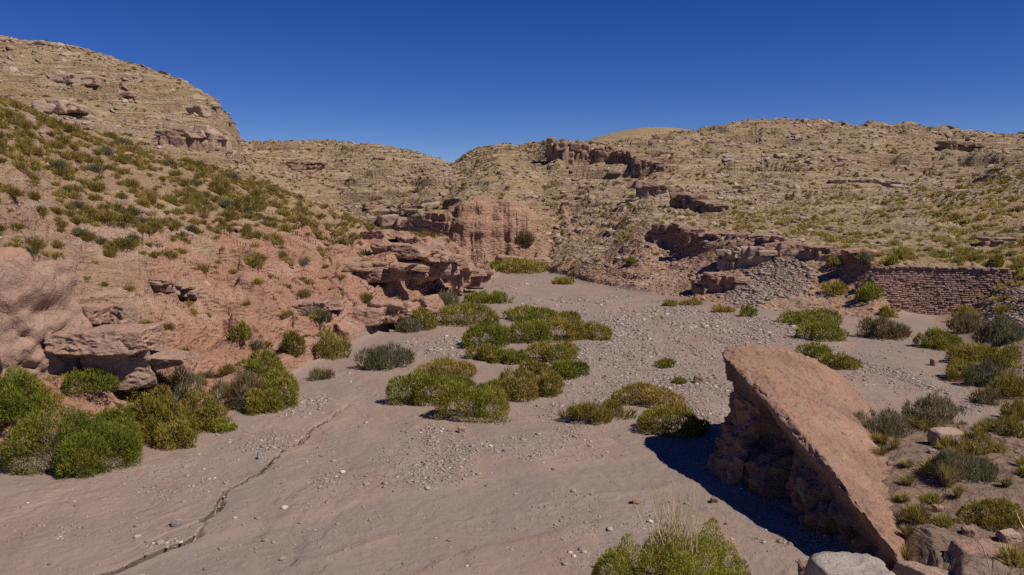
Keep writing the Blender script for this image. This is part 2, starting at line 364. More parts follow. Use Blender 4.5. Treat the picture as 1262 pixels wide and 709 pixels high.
# cut crack in the sand and the low bank beside it
def poly_dist(X, Y, pts):
    d = np.full(X.shape, 99.0); side = np.zeros(X.shape)
    for (x0, y0), (x1, y1) in zip(pts[:-1], pts[1:]):
        vx, vy = x1 - x0, y1 - y0; t = np.clip(((X - x0) * vx + (Y - y0) * vy) / (vx*vx + vy*vy), 0, 1)
        dx, dy = X - x0 - t * vx, Y - y0 - t * vy; dd = np.hypot(dx, dy)
        side = np.where(dd < d, np.sign(vx * dy - vy * dx), side); d = np.minimum(d, dd)
    return d, side
near = (GY < 40) & (GX < 3) & (UU > -40)
for pl, dep in (([(430,498),(418,508),(405,517),(385,528),(370,545),(352,552),(335,572),(318,585),(290,600),(276,606),(272,622),(262,637),(248,643)], 0.34),
           ([(252,640),(250,655),(240,668),(215,677),(180,690),(150,702),(110,716)], 0.22)):
    wp = [tuple(float(q) for q in ground_pt(u, v)) for u, v in pl]
    X, Y = GX[near], GY[near]
    wob = 0.07 * fbm(X * 4, Y * 4, o=2, s=5)
    d, sd = poly_dist(X + wob, Y + wob, wp)
    endf = sstep(0, 1.2, np.hypot(X - wp[0][0], Y - wp[0][1])) * 0.9 + 0.1
    wdt = 0.055 + 0.03 * vnoise(X * 1.5, Y * 1.5, s=9)
    GX[near] = X - 0.17 * endf * np.exp(-(d / wdt) ** 4)
    GZ[near] += endf * (-dep * np.exp(-(d / wdt) ** 4) + np.where(sd < 0, 1.0, 0.3) * 0.06 * np.exp(-d / 1.6))
# river bed relief: shallow braids and ripples
fx = GX * 0.92 + GY * 0.38; fy = GY * 0.92 - GX * 0.38
GZ += bed * sstep(2.02, 1.9, TT) * (0.10 * fbm(fx / 2.6, fy / 12, o=3, s=40) + 0.035 * fbm(GX / 0.9, GY / 1.8, o=3, s=41) + 0.012 * fbm(GX / 0.16, GY / 0.16, o=2, s=42))
wetch = fbm(fx / 3.3, fy / 18, o=3, s=44)
# gravel bars, ellipses on the ground: u, v, half-width px, half-height px, strength
gravel = np.zeros_like(GZ)
GB = [(520,560,75,38,1),(500,590,120,18,.5),(655,548,70,22,.9),(800,440,120,55,1),(870,400,150,28,.7),(760,385,120,25,.6),(700,460,60,70,.7),(560,428,75,14,.9),
      (370,500,50,18,.8),(330,545,60,14,.5),(1110,470,80,22,1),(1170,500,50,12,.7),(210,590,120,30,.3),(610,640,90,20,.4),(700,625,160,26,.6),(400,600,30,30,.3),(620,352,60,6,.3),(860,470,60,70,.9),(720,690,60,14,.5),(90,660,130,20,.25)]
for (u, v, a, b, st) in GB:
    gx, gy = ground_pt(u, v); ax = a * .9 / F * gy; by = abs(ground_pt(u, v - b)[1] - ground_pt(u, v + b)[1]) / 2
    q = ((GX - gx) / ax) ** 2 + ((GY - gy) / by) ** 2
    gravel = np.maximum(gravel, st * sstep(1.25, 0.3, q + 0.7 * fbm(GX / 1.3, GY / 2.2, o=4, s=50) * 1.0))
gravel = np.clip(gravel + 0.25 * sstep(0.1, 0.45, fbm(fx / 1.6, fy / 5, o=4, s=52)), 0, 1) * bed
GZ += gravel * 0.03 * fbm(GX / 0.22, GY / 0.22, o=2, s=43)
wt = [tuple(float(q) for q in ground_pt(u, v)) for u, v in [(150,740),(330,672),(500,628),(660,596),(800,578),(900,566)]]
wt2 = [tuple(float(q) for q in ground_pt(u, v)) for u, v in [(330,745),(520,672),(700,628),(860,612),(960,640)]]
dtr, _s = poly_dist(GX, GY, wt); dtr2, _s = poly_dist(GX, GY, wt2)
tw = 0.35 * fbm(GX / 2.5, GY / 2.5, o=3, s=45)
track = bed * np.maximum(sstep(1.35, .75, dtr + tw), .8 * sstep(1.0, .5, dtr2 + tw))
gravel = gravel * (1 - .85 * track); gravel = np.maximum(gravel, .8 * bed * sstep(.35, .1, np.abs(np.minimum(dtr, dtr2 + .3) - 1.55 + tw)) * sstep(-.2, .2, fbm(GX, GY, o=3, s=46)) * (GY < 24))
GZ -= 0.07 * track
# slopes: relief that grows with distance, broken strata ledges, blocks
far = np.clip(GY / 100, 0.2, 2.2)
keep = sstep(0.15, 0.8, slope) * sstep(10.1, 9.9, TT)
rk = fbm(GX / 9, GY / 9, GZ / 5, o=4, s=60)                 # where it is rocky
hillfar = sstep(5.9, 7.0, TT)
nearL = (UU < 600) & (TT > 2) & (TT < 4.6)
low_n = fbm(GX / 5, GY / 5, o=3, s=59)
redtop = np.interp(UU, [-60, 60, 130, 250, 350, 450, 560], [4.0, 4.12, 4.28, 4.5, 4.68, 4.85, 5.0])
redm = np.where((UU < 610) & (GX < 2), 1.0, 0.0) * sstep(2.0, 2.25, TT) * sstep(0.14, -0.14, TT - redtop + 0.55 * fbm(GX / 6, GY / 6, o=3, s=61))
cliffm = sstep(498, 545, UU) * sstep(690, 645, UU) * sstep(5.96, 6.03, TT) * sstep(7.25, 7.02, TT)
redm = np.maximum(redm, cliffm * 0.7)
redm = np.maximum(redm, .55 * sstep(470, 530, UU) * sstep(760, 690, UU) * sstep(5.2, 5.6, TT + .3 * low_n) * sstep(7.6, 6.9, TT + .6 * low_n))
redm = np.maximum(redm, np.where((UU < 610) & (GX < 2), 0.42, 0.0) * sstep(2.0, 2.25, TT) * sstep(5.2, 4.7, TT))
bankR = (UU > 670) * (GX > 2) * sstep(2.0, 2.2, TT) * sstep(4.15, 4.0, TT)
low = fbm(GX / 14, GY / 14, o=3, s=62)
GZ += keep * (1 - cliffm) * far * (0.50 * low * sstep(0, 12, GY - 20) + (1 - hillfar) * 0.5 * fbm(GX / 3.4, GY / 3.0, GZ / 3, o=5, s=63) + hillfar * 0.42 * fbm(GX / 11, GY / 3.5, o=4, s=64))
# terraces
def terrace(zv, h, dip, mixv, s, sharp=(0.55, 0.92)):
    zz = (zv + dip + 0.35 * h * fbm(GX / (h * 7), GY / (h * 7), o=3, s=s)) / h
    k = np.floor(zz); f = zz - k
    return mixv * h * (sstep(sharp[0], sharp[1], f) - f)
m1 = sstep(-0.12, 0.18, fbm(GX / 13, GY / 13, GZ / 4, o=4, s=70))
m2 = sstep(-0.1, 0.15, fbm(GX / 5, GY / 5, GZ / 2, o=4, s=72))
dip = GX * 0.035
GZ += keep * hillfar * (terrace(GZ, 2.6, dip, 0.9 * m1, 71, (0.76, 0.95)) )
GZ += keep * hillfar * (terrace(GZ, 0.9, dip, 0.85 * m2, 73, (0.72, 0.95)))
nf = keep * (1 - hillfar) * (1 - cliffm)
GZ += nf * terrace(GZ, 0.85, dip, 0.75 * m2 * (0.3 + 0.7 * np.clip(rk * 2 + .5, 0, 1)), 74)
rdg = 1 - np.abs(fbm(GX / 2.6, GY / 3.6, GZ / 2, o=4, s=76)) * 3
GZ += keep * redm * (1 - cliffm) * (0.42 * np.clip(rdg, -.5, 1) * sstep(2.1, 2.6, TT) + terrace(GZ, 0.7, dip, 0.8 * sstep(-.1, .15, fbm(GX / 4, GY / 4, o=3, s=77)), 78, (0.7, 0.94)))
# fractured blocks
wx, wy = GX + 0.9 * fbm(GX / 2, GY / 2, o=3, s=85), GY + 0.9 * fbm(GX / 2, GY / 2, o=3, s=86)
cv3, ce3 = cells(wx / 3.6, wy / 2.0, s=87)
sheet = (cv3 - 0.5) * 0.75 * sstep(0, 0.06, ce3) - 0.12 * sstep(0.055, 0.0, ce3) * sstep(-.1, .1, fbm(GX / 3, GY / 3, o=2, s=88))
GZ += keep * np.clip(redm * 1.2, 0, 1) * (1 - cliffm) * sheet * sstep(2.05, 2.5, TT)
cv, ce = cells(GX / 1.9 + 0.3 * rk, GY / 1.4, s=80); cv2, ce2 = cells(GX / 0.7, GY / 0.5, s=81)
blk = sstep(-0.05, 0.25, fbm(GX / 7, GY / 7, o=3, s=82)) * np.clip(0.35 + redm, 0, 1)
GZ += keep * (1 - 0.85 * hillfar) * (1 - cliffm) * blk * ((cv - 0.5) * 0.55 * sstep(0, 0.12, ce) - 0.18 * sstep(0.10, 0.0, ce)) * np.clip(far * 1.6, .4, 1.8)
GZ += keep * (1 - hillfar) * (1 - cliffm) * (1 - .75 * redm) * np.clip(0.4 + rk * 2, 0, 1) * (cv2 - 0.5) * 0.22 * np.clip(far * 1.8, .5, 2.0)
GZ += keep * (1 - 0.8 * hillfar) * (1 - cliffm) * (1 - .7 * redm) * 0.10 * np.clip(far * 2, .5, 2) * fbm(GX / 0.5, GY / 0.5, o=3, s=83)
# the red cliff: fluted in plan
fl = fbm(GX / 1.1, GZ * 0.06, o=4, s=90); fl2 = fbm(GX / 4.0, GZ * 0.15, o=3, s=91)
GY += cliffm * (0.55 * fl + 1.3 * fl2 - 0.25 * sstep(0.05, 0.0, np.abs(fl)))
GY += cliffm * 0.3 * fbm(GX, GZ, GY, o=4, s=92)
GX2 = GX
veg = np.zeros_like(GZ)
vn = fbm(GX / 6, GY / 6, o=4, s=95)
veg = np.maximum(veg, (UU < 600) * sstep(4.3, 4.75, TT + 0.3 * vn) * sstep(5.7, 5.3, TT) * 0.8)
veg = np.maximum(veg, (UU > 780) * sstep(4.05, 4.3, TT + 0.3 * vn) * sstep(6.5, 6.1, TT) * (0.7 + 0.3 * sstep(950, 1100, UU)))
veg = np.maximum(veg, hillfar * (0.45 + 0.35 * sstep(0.0, 0.3, vn)))
veg = np.maximum(veg, sstep(10.2, 10.8, TT)) * slope * (1 - cliffm)
veg = np.maximum(veg, (UU > 560) * (UU < 700) * sstep(7.3, 8.2, TT) * 0.8 * slope)
NR, NC = GX.shape
idx = np.arange(NR * NC).reshape(NR, NC)
quads = np.stack([idx[:-1, :-1], idx[:-1, 1:], idx[1:, 1:], idx[1:, :-1]], -1).reshape(-1, 4)
TV = np.stack([GX, GY, GZ], -1)
me = mesh_np('terrain', TV.reshape(-1, 3), quads, [M_TER], dict(bed=bed.ravel(), red=np.maximum(redm, 0.6 * bankR).ravel(), veg=veg.ravel(), gravel=gravel.ravel(), track=track.ravel(), bank=np.clip(mound + (TT > 2) * (UU > 1150) * (TT < 3.9), 0, 1).ravel()), smooth=True)
terrain = link('terrain', me, kind='structure')
# ground beyond and below the modelled valley, out to the horizon
g = mesh_np('ground', np.array([(-4500,-300,-10.5),(4500,-300,-10.5),(4500,4500,-10.5),(-4500,4500,-10.5)]), np.array([[0,1,2,3]]), [M_TER], dict(bed=[0]*4, red=[0]*4, veg=[.6]*4, gravel=[0]*4))
link('ground', g, kind='structure')
dg = bpy.context.evaluated_depsgraph_get(); bpy.context.view_layer.update()
def cast(u, v):
    a, y, z = ray(u, v); d = Vector((float(a), float(y), float(z))).normalized()
    ok, loc, nr, _ = terrain.ray_cast(Vector((0, 0, CAMH)), d)
    return (loc, nr) if ok else (None, None)
def drop(x, y):
    ok, loc, nr, _ = terrain.ray_cast(Vector((x, y, 200)), Vector((0, 0, -1)))
    return loc.z if ok else 0.0
#--OBJECTS--
# ------------------------------------------------------------------ stone shapes
_ico = {}
def ico(sub):
    if sub not in _ico:
        bm = bmesh.new(); bmesh.ops.create_icosphere(bm, subdivisions=sub, radius=1.0)
        _ico[sub] = (np.array([v.co[:] for v in bm.verts]), np.array([[v.index for v in f.verts] for f in bm.faces])); bm.free()
    return _ico[sub]
def rock_geo(seed, sub=3, dims=(1, 1, 1), boxy=0.5, rough=0.05, planes=16):
    """angular stone: a sphere cut by planes, then worn by noise; returns vertices and triangles"""
    rng = np.random.RandomState(seed); D, Fc = ico(sub)
    n = rng.normal(size=(planes, 3)); n /= np.linalg.norm(n, axis=1)[:, None]; dd = rng.uniform(0.72, 1.0, planes)
    ax = np.array([(1,0,0),(-1,0,0),(0,1,0),(0,-1,0),(0,0,1),(0,0,-1)], float) + rng.normal(scale=0.12, size=(6, 3))
    ax /= np.linalg.norm(ax, axis=1)[:, None]
    n = np.vstack([n, ax]); dd = np.concatenate([dd + boxy * 0.35, rng.uniform(0.62, 0.78, 6)])
    dot = D @ n.T; dot = np.where(dot > 1e-3, dd / np.maximum(dot, 1e-3), 9)
    r = dot.min(axis=1); r = np.minimum(r, 1.25)
    V = D * r[:, None]
    V = V / np.abs(V).max(axis=0) * 0.5 * np.array(dims)
    m = max(dims); k = 2.2 / m
    if rough and sub > 1:
        o = seed * 3.7 % 50
        nz = fbm(V[:,0]*k + o, V[:,1]*k, V[:,2]*k*1.8, o=5, s=seed % 97); nz2 = fbm(V[:,0]*k*4 + o, V[:,1]*k*4, V[:,2]*k*6, o=3, s=seed % 89)
        V = V + D * ((nz * rough * 1.6 - np.abs(nz) * rough * 1.6 + (0.25 - np.abs(nz2)) * rough * 1.3) * m)[:, None] * np.array([1, 1, .7])
    return V, Fc
def rotz(V, a, tx=0.0, ty=0.0):
    M = np.array(Matrix.Rotation(a, 3, 'Z') @ Matrix.Rotation(tx, 3, 'X') @ Matrix.Rotation(ty, 3, 'Y'))
    return V @ M.T
class Pile:
    def __init__(s): s.V, s.F, s.A, s.n = [], [], [], 0
    def add(s, V, Fc, rnd):
        s.V.append(V); s.F.append(Fc + s.n); s.A.append(np.full(len(V), rnd) if np.isscalar(rnd) else rnd); s.n += len(V)
    def mesh(s, name, mats, smooth=False):
        return mesh_np(name, np.vstack(s.V), np.vstack(s.F), mats, dict(rnd=np.concatenate(s.A)), smooth=smooth)
def many(name, temps, pos, scale, ang, rnd, mats, tilt=None, nrm=None, smooth=False):
    """one mesh out of many turned and scaled copies of a few template shapes (vectorised)"""
    Vs, Fs, As, off = [], [], [], 0
    which = np.arange(len(pos)) % len(temps)
    for w, (tv, tf) in enumerate(temps):
        s = which == w
        if not s.any(): continue
        p, sc, a = pos[s], scale[s], ang[s]
        if sc.ndim == 1: sc = sc[:, None]
        v = tv[None] * sc[:, None, :]
        c, sn = np.cos(a)[:, None], np.sin(a)[:, None]
        x = v[..., 0] * c - v[..., 1] * sn; y = v[..., 0] * sn + v[..., 1] * c; z = v[..., 2]
        if nrm is not None:
            q = nrm[s]; z = z - (x * q[:, :1] + y * q[:, 1:2]) / np.maximum(q[:, 2:3], 0.7) * 0.8
        v = np.stack([x, y, z], -1) + p[:, None, :]
        m, k = v.shape[:2]
        Vs.append(v.reshape(-1, 3)); Fs.append((tf[None] + (np.arange(m) * k)[:, None, None] + off).reshape(-1, tf.shape[1])); As.append(np.repeat(rnd[s], k)); off += m * k
    return mesh_np(name, np.vstack(Vs), np.vstack(Fs), mats, dict(rnd=np.concatenate(As)), smooth=smooth)

# cell areas and normals of the terrain, for scattering
e1 = TV[1:, :-1] - TV[:-1, :-1]; e2 = TV[:-1, 1:] - TV[:-1, :-1]
NRM = np.cross(e2, e1); AREA = np.linalg.norm(NRM, axis=-1); NRM /= np.maximum(AREA, 1e-9)[..., None]
NRM *= np.sign(NRM[..., 2:3] + 1e-9)
CT, CUU = TT[:-1, :-1], UU[:-1, :-1]
INV = (CUU > -60) & (CUU < 1320)
def scatter(rng, dens, n=None):
    w = (dens * AREA * INV).ravel(); tot = w.sum()
    if n is None: n = int(tot)
    c = np.cumsum(w); k = np.searchsorted(c, rng.uniform(0, c[-1], n)); k = np.minimum(k, len(w) - 1)
    i, j = np.unravel_index(k, dens.shape); a, b = rng.uniform(0, 1, (2, n, 1))
    p = TV[i, j] * (1-a) * (1-b) + TV[i+1, j] * a * (1-b) + TV[i, j+1] * (1-a) * b + TV[i+1, j+1] * a * b
    return p, NRM[i, j]

# ------------------------------------------------------------------ the big leaning boulder
def hull(bm, pts):
    vs = [bm.verts.new(p) for p in pts]
    r = bmesh.ops.convex_hull(bm, input=vs)
    bmesh.ops.delete(bm, geom=list({g for g in r['geom_interior'] + r['geom_unused'] if isinstance(g, bmesh.types.BMVert) and g.is_valid}), context='VERTS')
def PP(u, v, Y): return Vector([float(q) for q in P(u, v, Y)])
top = [PP(886,434,21.9), PP(897,425,22.4), PP(940,424,23.4), PP(975,430,24.2), PP(1003,441,24.6), PP(1035,459,24.6), PP(1068,492,23.8), PP(1085,560,19.4),
       PP(1100,600,17.3), PP(1114,640,15.6), PP(1110,690,13.9), PP(1100,676,13.8), PP(1072,647,14.5), PP(1054,613,15.2), PP(1032,583,15.9), PP(1006,553,16.8), PP(984,526,17.7), PP(955,489,19.0), PP(915,457,20.5)]
bm = bmesh.new()
low_ = [Vector((p.x + 0.35, p.y + 0.1, max(p.z - 0.8, -0.5))) for p in top]
hull(bm, top + low_)
b1 = bmesh.new()
body = [(5.55,19.6,-.4),(5.8,18.2,-.4),(6.05,16.6,-.4),(6.45,14.9,-.4),(6.9,13.7,-.4),(9.5,22.5,-.4),(8.6,16.5,-.4),(8.5,24,-.4),(6.1,21.7,-.4),
        (6.35,20.3,2.15),(6.42,18.6,1.85),(6.62,16.9,1.45),(6.78,15.4,1.05),(6.9,14.3,.7),(8.5,22.5,2.0),(9,18,.8)]
hull(b1, [Vector(p) for p in body])
b2 = bmesh.new()
pil = [(4.95,20.2,-.4),(5.35,19.2,-.4),(5.95,19.0,-.4),(6.6,20,-.4),(6.3,22,-.4),(5.3,21.6,-.4), (5.75,20.5,1.0),(6.1,19.6,1.3),(6.15,20.6,2.1),(6.45,19.8,2.2),(6.9,21.5,2.4),(6.5,21.9,2.4)]
hull(b2, [Vector(p) for p in pil])
b3 = bmesh.new()
hull(b3, [Vector(p) for p in [(5.75,18.6,-.4),(6.1,17.4,-.4),(7,17.2,-.4),(7,19,-.4),(6.1,18.3,.55),(6.5,17.6,.8),(6.9,18.5,.9)]])
for bb in (b1, b2, b3):
    tmp = bpy.data.meshes.new('t'); bb.to_mesh(tmp); bm.from_mesh(tmp); bb.free()
bmesh.ops.recalc_face_normals(bm, faces=bm.faces)
bme = bpy.data.meshes.new('boulder'); bm.to_mesh(bme); bm.free()
bo = link('boulder', bme)
md = bo.modifiers.new('r', 'REMESH'); md.mode = 'VOXEL'; md.voxel_size = 0.042
me2 = bpy.data.meshes.new_from_object(bo.evaluated_get(bpy.context.evaluated_depsgraph_get()))
bo.modifiers.clear(); bo.data = me2
nv = len(me2.vertices); V = np.empty(nv * 3, np.float32); me2.vertices.foreach_get('co', V); V = V.reshape(-1, 3).astype(float)
ed = np.empty(len(me2.edges) * 2, np.int32); me2.edges.foreach_get('vertices', ed); ed = ed.reshape(-1, 2)
deg = np.bincount(ed.ravel(), minlength=nv)[:, None]
def smooth(V, it):
    for _ in range(it):
        acc = np.zeros_like(V); np.add.at(acc, ed[:, 0], V[ed[:, 1]]); np.add.at(acc, ed[:, 1], V[ed[:, 0]])
        V = V * 0.4 + 0.6 * acc / np.maximum(deg, 1)
    return V
V = smooth(V, 3)
me2.vertices.foreach_set('co', V.astype(np.float32).ravel()); me2.update()
N = np.empty(nv * 3, np.float32); me2.vertex_normals.foreach_get('vector', N); N = N.reshape(-1, 3).astype(float)
x, y, z = V.T
under = sstep(0.35, -0.15, N[:, 2])
AP = np.array([tuple(p) for p in top]); co_ = np.linalg.lstsq(np.c_[np.ones(len(AP)), AP[:, :2]], AP[:, 2], rcond=None)[0]
below = co_[0] + co_[1] * x + co_[2] * y - z
face = sstep(0.05, 0.4, -0.75 * N[:, 0] - 0.65 * N[:, 1]) * sstep(0.22, 0.75, below) * sstep(-0.2, 0.3, 24.0 - y) * sstep(9.5, 8.5, x)
d_ = 0.07 * fbm(x*.9, y*.9, z*.9, o=4, s=201) + 0.035 * fbm(x*3, y*3, z*5, o=5, s=202, g=.6)
pocket = fbm(x*1.1 + 3, y*1.1, z*0.8, o=4, s=203)
d_ += face * (-0.55 * sstep(0.05, 0.45, pocket) + 0.42 * fbm(x*2.2, y*2.2, z*1.6, o=5, s=204) + 0.16 * (0.5 - cells(x*3.2 + z, y*3.2 + z*1.7, s=5)[1]))
d_ += 0.06 * fbm(x * 2, y * 2, z * 2, o=3, s=207) * sstep(.6, .3, N[:, 2])
d_ -= (1 - under) * 0.08 * sstep(0.025, 0.0, np.abs(fbm(x*.7 + z, y*.5, o=4, s=205)))
d_ += 0.10 * fbm(x * 1.7, y * 1.7, z * 1.7, o=5, s=208, g=.62) * sstep(.35, .0, below) * sstep(.9, .5, N[:, 2])
layer = 0.03 * (cells(x * 1.1 + 0.25 * y, y * .8, s=9)[0] - .5) + 0.02 * fbm(x * 8, y * 8, z * 8, o=3, s=209)
d_ += layer
q_ = fbm(x * .55, y * .45, z * .9, o=5, s=210) * 9; fq = q_ - np.floor(q_)
d_ += 0.055 * (sstep(.86, 1, fq) - fq) * sstep(.3, .7, N[:, 2]) - 0.06 * sstep(.62, .8, fbm(x * 2.5, y * 2.5, z * 2.5, o=3, s=211) + .45) * sstep(.3, .7, N[:, 2])
V = V + N * d_[:, None]
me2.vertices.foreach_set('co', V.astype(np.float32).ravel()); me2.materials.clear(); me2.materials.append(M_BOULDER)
at = me2.attributes.new('rnd', 'FLOAT', 'POINT'); at.data.foreach_set('value', np.clip(0.15 + 0.5 * fbm(x/1.6, y/1.6, z/1.6, o=3, s=206) + 1.6 * sstep(.12, .5, below + .25 * fbm(x*1.5, y*1.5, z*1.5, o=3, s=212)) * sstep(.5, .1, N[:, 2]), 0, 1.6).astype(np.float32))  # steep faces below the slab edge: weathered brown, painted darker to deepen their shade
me2.polygons.foreach_set('use_smooth', np.ones(len(me2.polygons), bool)); me2.update()
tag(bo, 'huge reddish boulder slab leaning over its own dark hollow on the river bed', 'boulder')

# ------------------------------------------------------------------ rocks one can name
def place_rock(name, label, u, vb, wpx, hpx, mat, seed, sub=4, group=None, depth=1.0, sink=0.25, boxy=0.4, rough=0.045, rnd=0.4, cat='rock', tilt=(0, 0), Y=None):
    loc, nr = cast(u, vb)
    if loc is None: return None
    if Y: loc = Vector([float(q) for q in P(u, vb, Y)])
    w, h = wpx / F * loc.y, hpx / F * loc.y
    dims = (w, w * depth, h * (1 + sink))
    V, Fc = rock_geo(seed, sub, dims, boxy, rough)
    V = rotz(V, random.Random(seed).uniform(-.3, .3), *tilt)
    V[:, 2] += -V[:, 2].min() - h * sink
    me = mesh_np(name, V, Fc, [mat], dict(rnd=np.full(len(V), rnd)), smooth=sub > 3)
    o = link(name, me); o.location = (loc.x, loc.y + w * depth * 0.4, loc.z)
    return tag(o, label, cat, group)
RK = [
 ('grey brown stone at the bottom edge just right of the pale boulder', 1124, 716, 24, 18, M_RED, 31, .9, .9, None),
 ('small dark stone by the foot of the dense yellow green shrub', 1196, 662, 18, 12, M_DARKROCK, 32, .9, .3, None),
 ('small reddish stone on the bank below the tall golden tuft', 1158, 632, 14, 9, M_RED, 33, .9, .6, None),
 ('flat tan stone at the right frame edge above the corner rock', 1248, 668, 26, 12, M_TAN, 34, .9, .6, None),
 ('little pink stone on the bank beside the boulder slab', 1098, 575, 10, 6, M_RED, 35, .9, .8, None),
 ('small grey stone in front of the buff rock', 1150, 560, 10, 6, M_PALE, 36, .9, .2, None),
 ('pale whitish boulder at the lower edge beside the foot of the huge leaning slab', 1062, 748, 104, 46, M_PALE, 11, .8, .2, 12.2),
 ('reddish angular rock between the pale boulder and the dark shaded rock', 1155, 745, 84, 48, M_RED, 12, .8, .8, 12.3),
 ('large brown rock with a deep shaded face in the lower right corner', 1224, 738, 100, 62, M_RED, 13, .7, .5, 12.9),
 ('small orange stone at the frame edge left of the pale boulder', 1003, 722, 34, 26, M_BOULDER, 14, .8, .3, 13.4),
 ('rounded buff rock on the bank between grass tufts and grey shrub', 1173, 551, 42, 21, M_TAN, 15, .7, .9, None),
 ('round pinkish white cobble on the sand left of the cut crack', 215, 650, 14, 11, M_PALE, 17, .9, .9, None),
 ('orange brown stone lying alone on grey sand in front of the boulder shadow', 785, 622, 12, 9, M_RED, 18, .9, .4, None),
 ('dark grey flat stone beside the boulder shadow', 881, 620, 11, 7, M_DARKROCK, 19, .9, .1, None),
 ('blocky pinkish stone in the sand below the dome shrubs', 569, 534, 12, 8, M_TAN, 20, .8, .6, None),
 ('dark blocky stone on gravel right of the small green shrub', 862, 473, 16, 10, M_DARKROCK, 21, .9, .8, None),
 ('small dark lump of rock on the sandy strip by the right shrubs', 1153, 451, 10, 8, M_DARKROCK, 22, .9, .3, None),
 ('flat pale stone where the sand crack widens', 322, 566, 14, 8, M_PALE, 23, .8, .7, None),
 ('bluish grey round rock on the red slope above the left shrubs', 296, 406, 13, 9, M_PALE, 24, .8, .1, None),
]
for i, (lb, u, v, w, h, m, sd, dp, rn, Yf) in enumerate(RK):
    place_rock('rock', lb, u, v, w, h, m, sd, 5 if w > 50 else 4 if w > 25 else 3, depth=dp, rnd=rn, Y=Yf, rough=0.05)

# ------------------------------------------------------------------ rock outcrops: fractured blocks standing in the slope
def outcrop(label, path, mat, seed, bw=(10, 22), depth=1.2, cap=True, dY=0.0, rough=0.05, name='rock_outcrop', sub=4, jit=0.25, back=0.0, over=False):
    """path: (u, v of the foot, v of the top); blocks follow it side by side and in two courses"""
    rng = np.random.RandomState(seed); pile = Pile(); u = path[0][0]; us_ = [p[0] for p in path]; org = None
    while u < path[-1][0]:
        w = rng.uniform(*bw); vb = np.interp(u + w/2, us_, [p[1] for p in path]); vt = np.interp(u + w/2, us_, [p[2] for p in path])
        loc, nr = cast(u + w/2, vb)
        if loc is None: u += w; continue
        if org is not None and abs(loc.y - org[1]) > 0.25 * org[1]: loc = Vector((loc.x * lasty / loc.y, lasty, CAMH + (loc.z - CAMH) * lasty / loc.y))
        if org is not None:
            ny = .7 * lasty + .3 * loc.y; loc = Vector((loc.x * ny / loc.y, ny, CAMH + (loc.z - CAMH) * ny / loc.y))
        lasty = loc.y; Y = loc.y + dY
        if org is None: org = (loc.x, Y, loc.z)
        hh = (vb - vt) / F * Y; ww = w / F * Y; dd = max(ww, hh) * depth * rng.uniform(.8, 1.3)
        hh *= rng.uniform(1 - jit, 1.08)
        cut = rng.uniform(0.55, 0.72) if cap else 1.0
        parts = [(hh * (cut + 0.35), 0.0, ww * 1.5, 0.0)]
        if cap: parts.append((hh * (1 - cut) * 1.25, hh * cut, ww * rng.uniform(1.4, 2.1), -ww * rng.uniform(-0.1, 0.25)))
        if over: parts = [(hh * 1.0, 0.0, ww * 1.6, 0.16 * dd), (hh * rng.uniform(.45, .6), hh * rng.uniform(.45, .6), ww * rng.uniform(1.9, 2.4), -0.12 * dd)]
        for (bh, bz, bwid, oy) in parts:
            V, Fc = rock_geo(int(rng.randint(1e6)), sub, (bwid, dd, bh * 1.15), 0.25 if over else 0.75, rough, 12)
            V = rotz(V, rng.uniform(-.35, .35), rng.uniform(-.08, .08), rng.uniform(-.10, .10))
            V[:, 2] += -V[:, 2].min() + bz - (0.3 * hh if bz == 0 else 0)
            V += np.array([loc.x * Y / loc.y + rng.uniform(-.1, .1) * ww, Y + dd * (0.42 + back) + oy, loc.z])
            pile.add(V - np.array(org), Fc, rng.uniform(0, 1))
        u += w * rng.uniform(0.5, 0.8)
    me = pile.mesh(name, [mat], smooth=True); o = link(name, me); o.location = org
    return tag(o, label, 'rock outcrop')
outcrop('massive grey and pink rock bluff at the left frame edge above the hedge', [(-75,500,350),(-20,500,345),(2,500,345)], M_RED, 301, (34, 44), .8, cap=False, jit=.06, sub=6, rough=.05)
outcrop('cracked reddish rock shelf with a dark undercut above the left hedge', [(66,478,412),(110,476,408),(145,470,428),(165,462,444)], M_RED, 302, (44, 60), 1.0, sub=6, rough=.05, jit=.1, over=True, back=.2)
outcrop('low rounded rock ledge half way up the left red slope', [(75,400,378),(110,398,372),(140,404,380)], M_RED, 303, (25, 40), .9, False, sub=5)
outcrop('broken red blocks with dark caves where the left spur ends above the bed', [(478,352,326),(500,348,310),(520,342,312),(540,338,318)], M_RED, 304, (30, 44), 1.2, sub=5, jit=.2, over=True, rough=.065, back=.25)
outcrop('overhanging red ledge on the shoulder of the left spur', [(446,296,286),(480,298,288),(510,306,296),(530,318,306)], M_RED, 305, (26, 38), 1.4, sub=5, cap=False, rough=.07, back=.2)
outcrop('tumbled red rocks at the very tip of the left spur', [(545,352,318),(560,354,322),(578,352,330),(588,346,334)], M_RED, 306, (14, 18), 1.3, sub=5, over=True, rough=.06)
outcrop('rounded red knob with black cracks in the middle of the spur flank', [(436,344,326),(460,346,322),(484,344,328)], M_RED, 307, (26, 36), .8, sub=5, over=True, rough=.06)
outcrop('undercut red ledge just above the sand at the foot of the left spur', [(420,408,390),(440,402,382),(470,396,378),(500,392,372)], M_RED, 308, (34, 48), 1.2, sub=5, jit=.1, cap=False, rough=.07, back=.25)
outcrop('low broken ledge with a black slot in the middle of the red slope', [(356,388,376),(380,384,370),(398,384,374)], M_RED, 343, (22, 30), 1.2, cap=False, sub=5, back=.1, rough=.06)
outcrop('small broken ledge of the left slope above the rock shelf', [(180,356,346),(205,360,348),(232,368,358)], M_RED, 344, (12, 22), 1.1, sub=4, over=True, rough=.06)
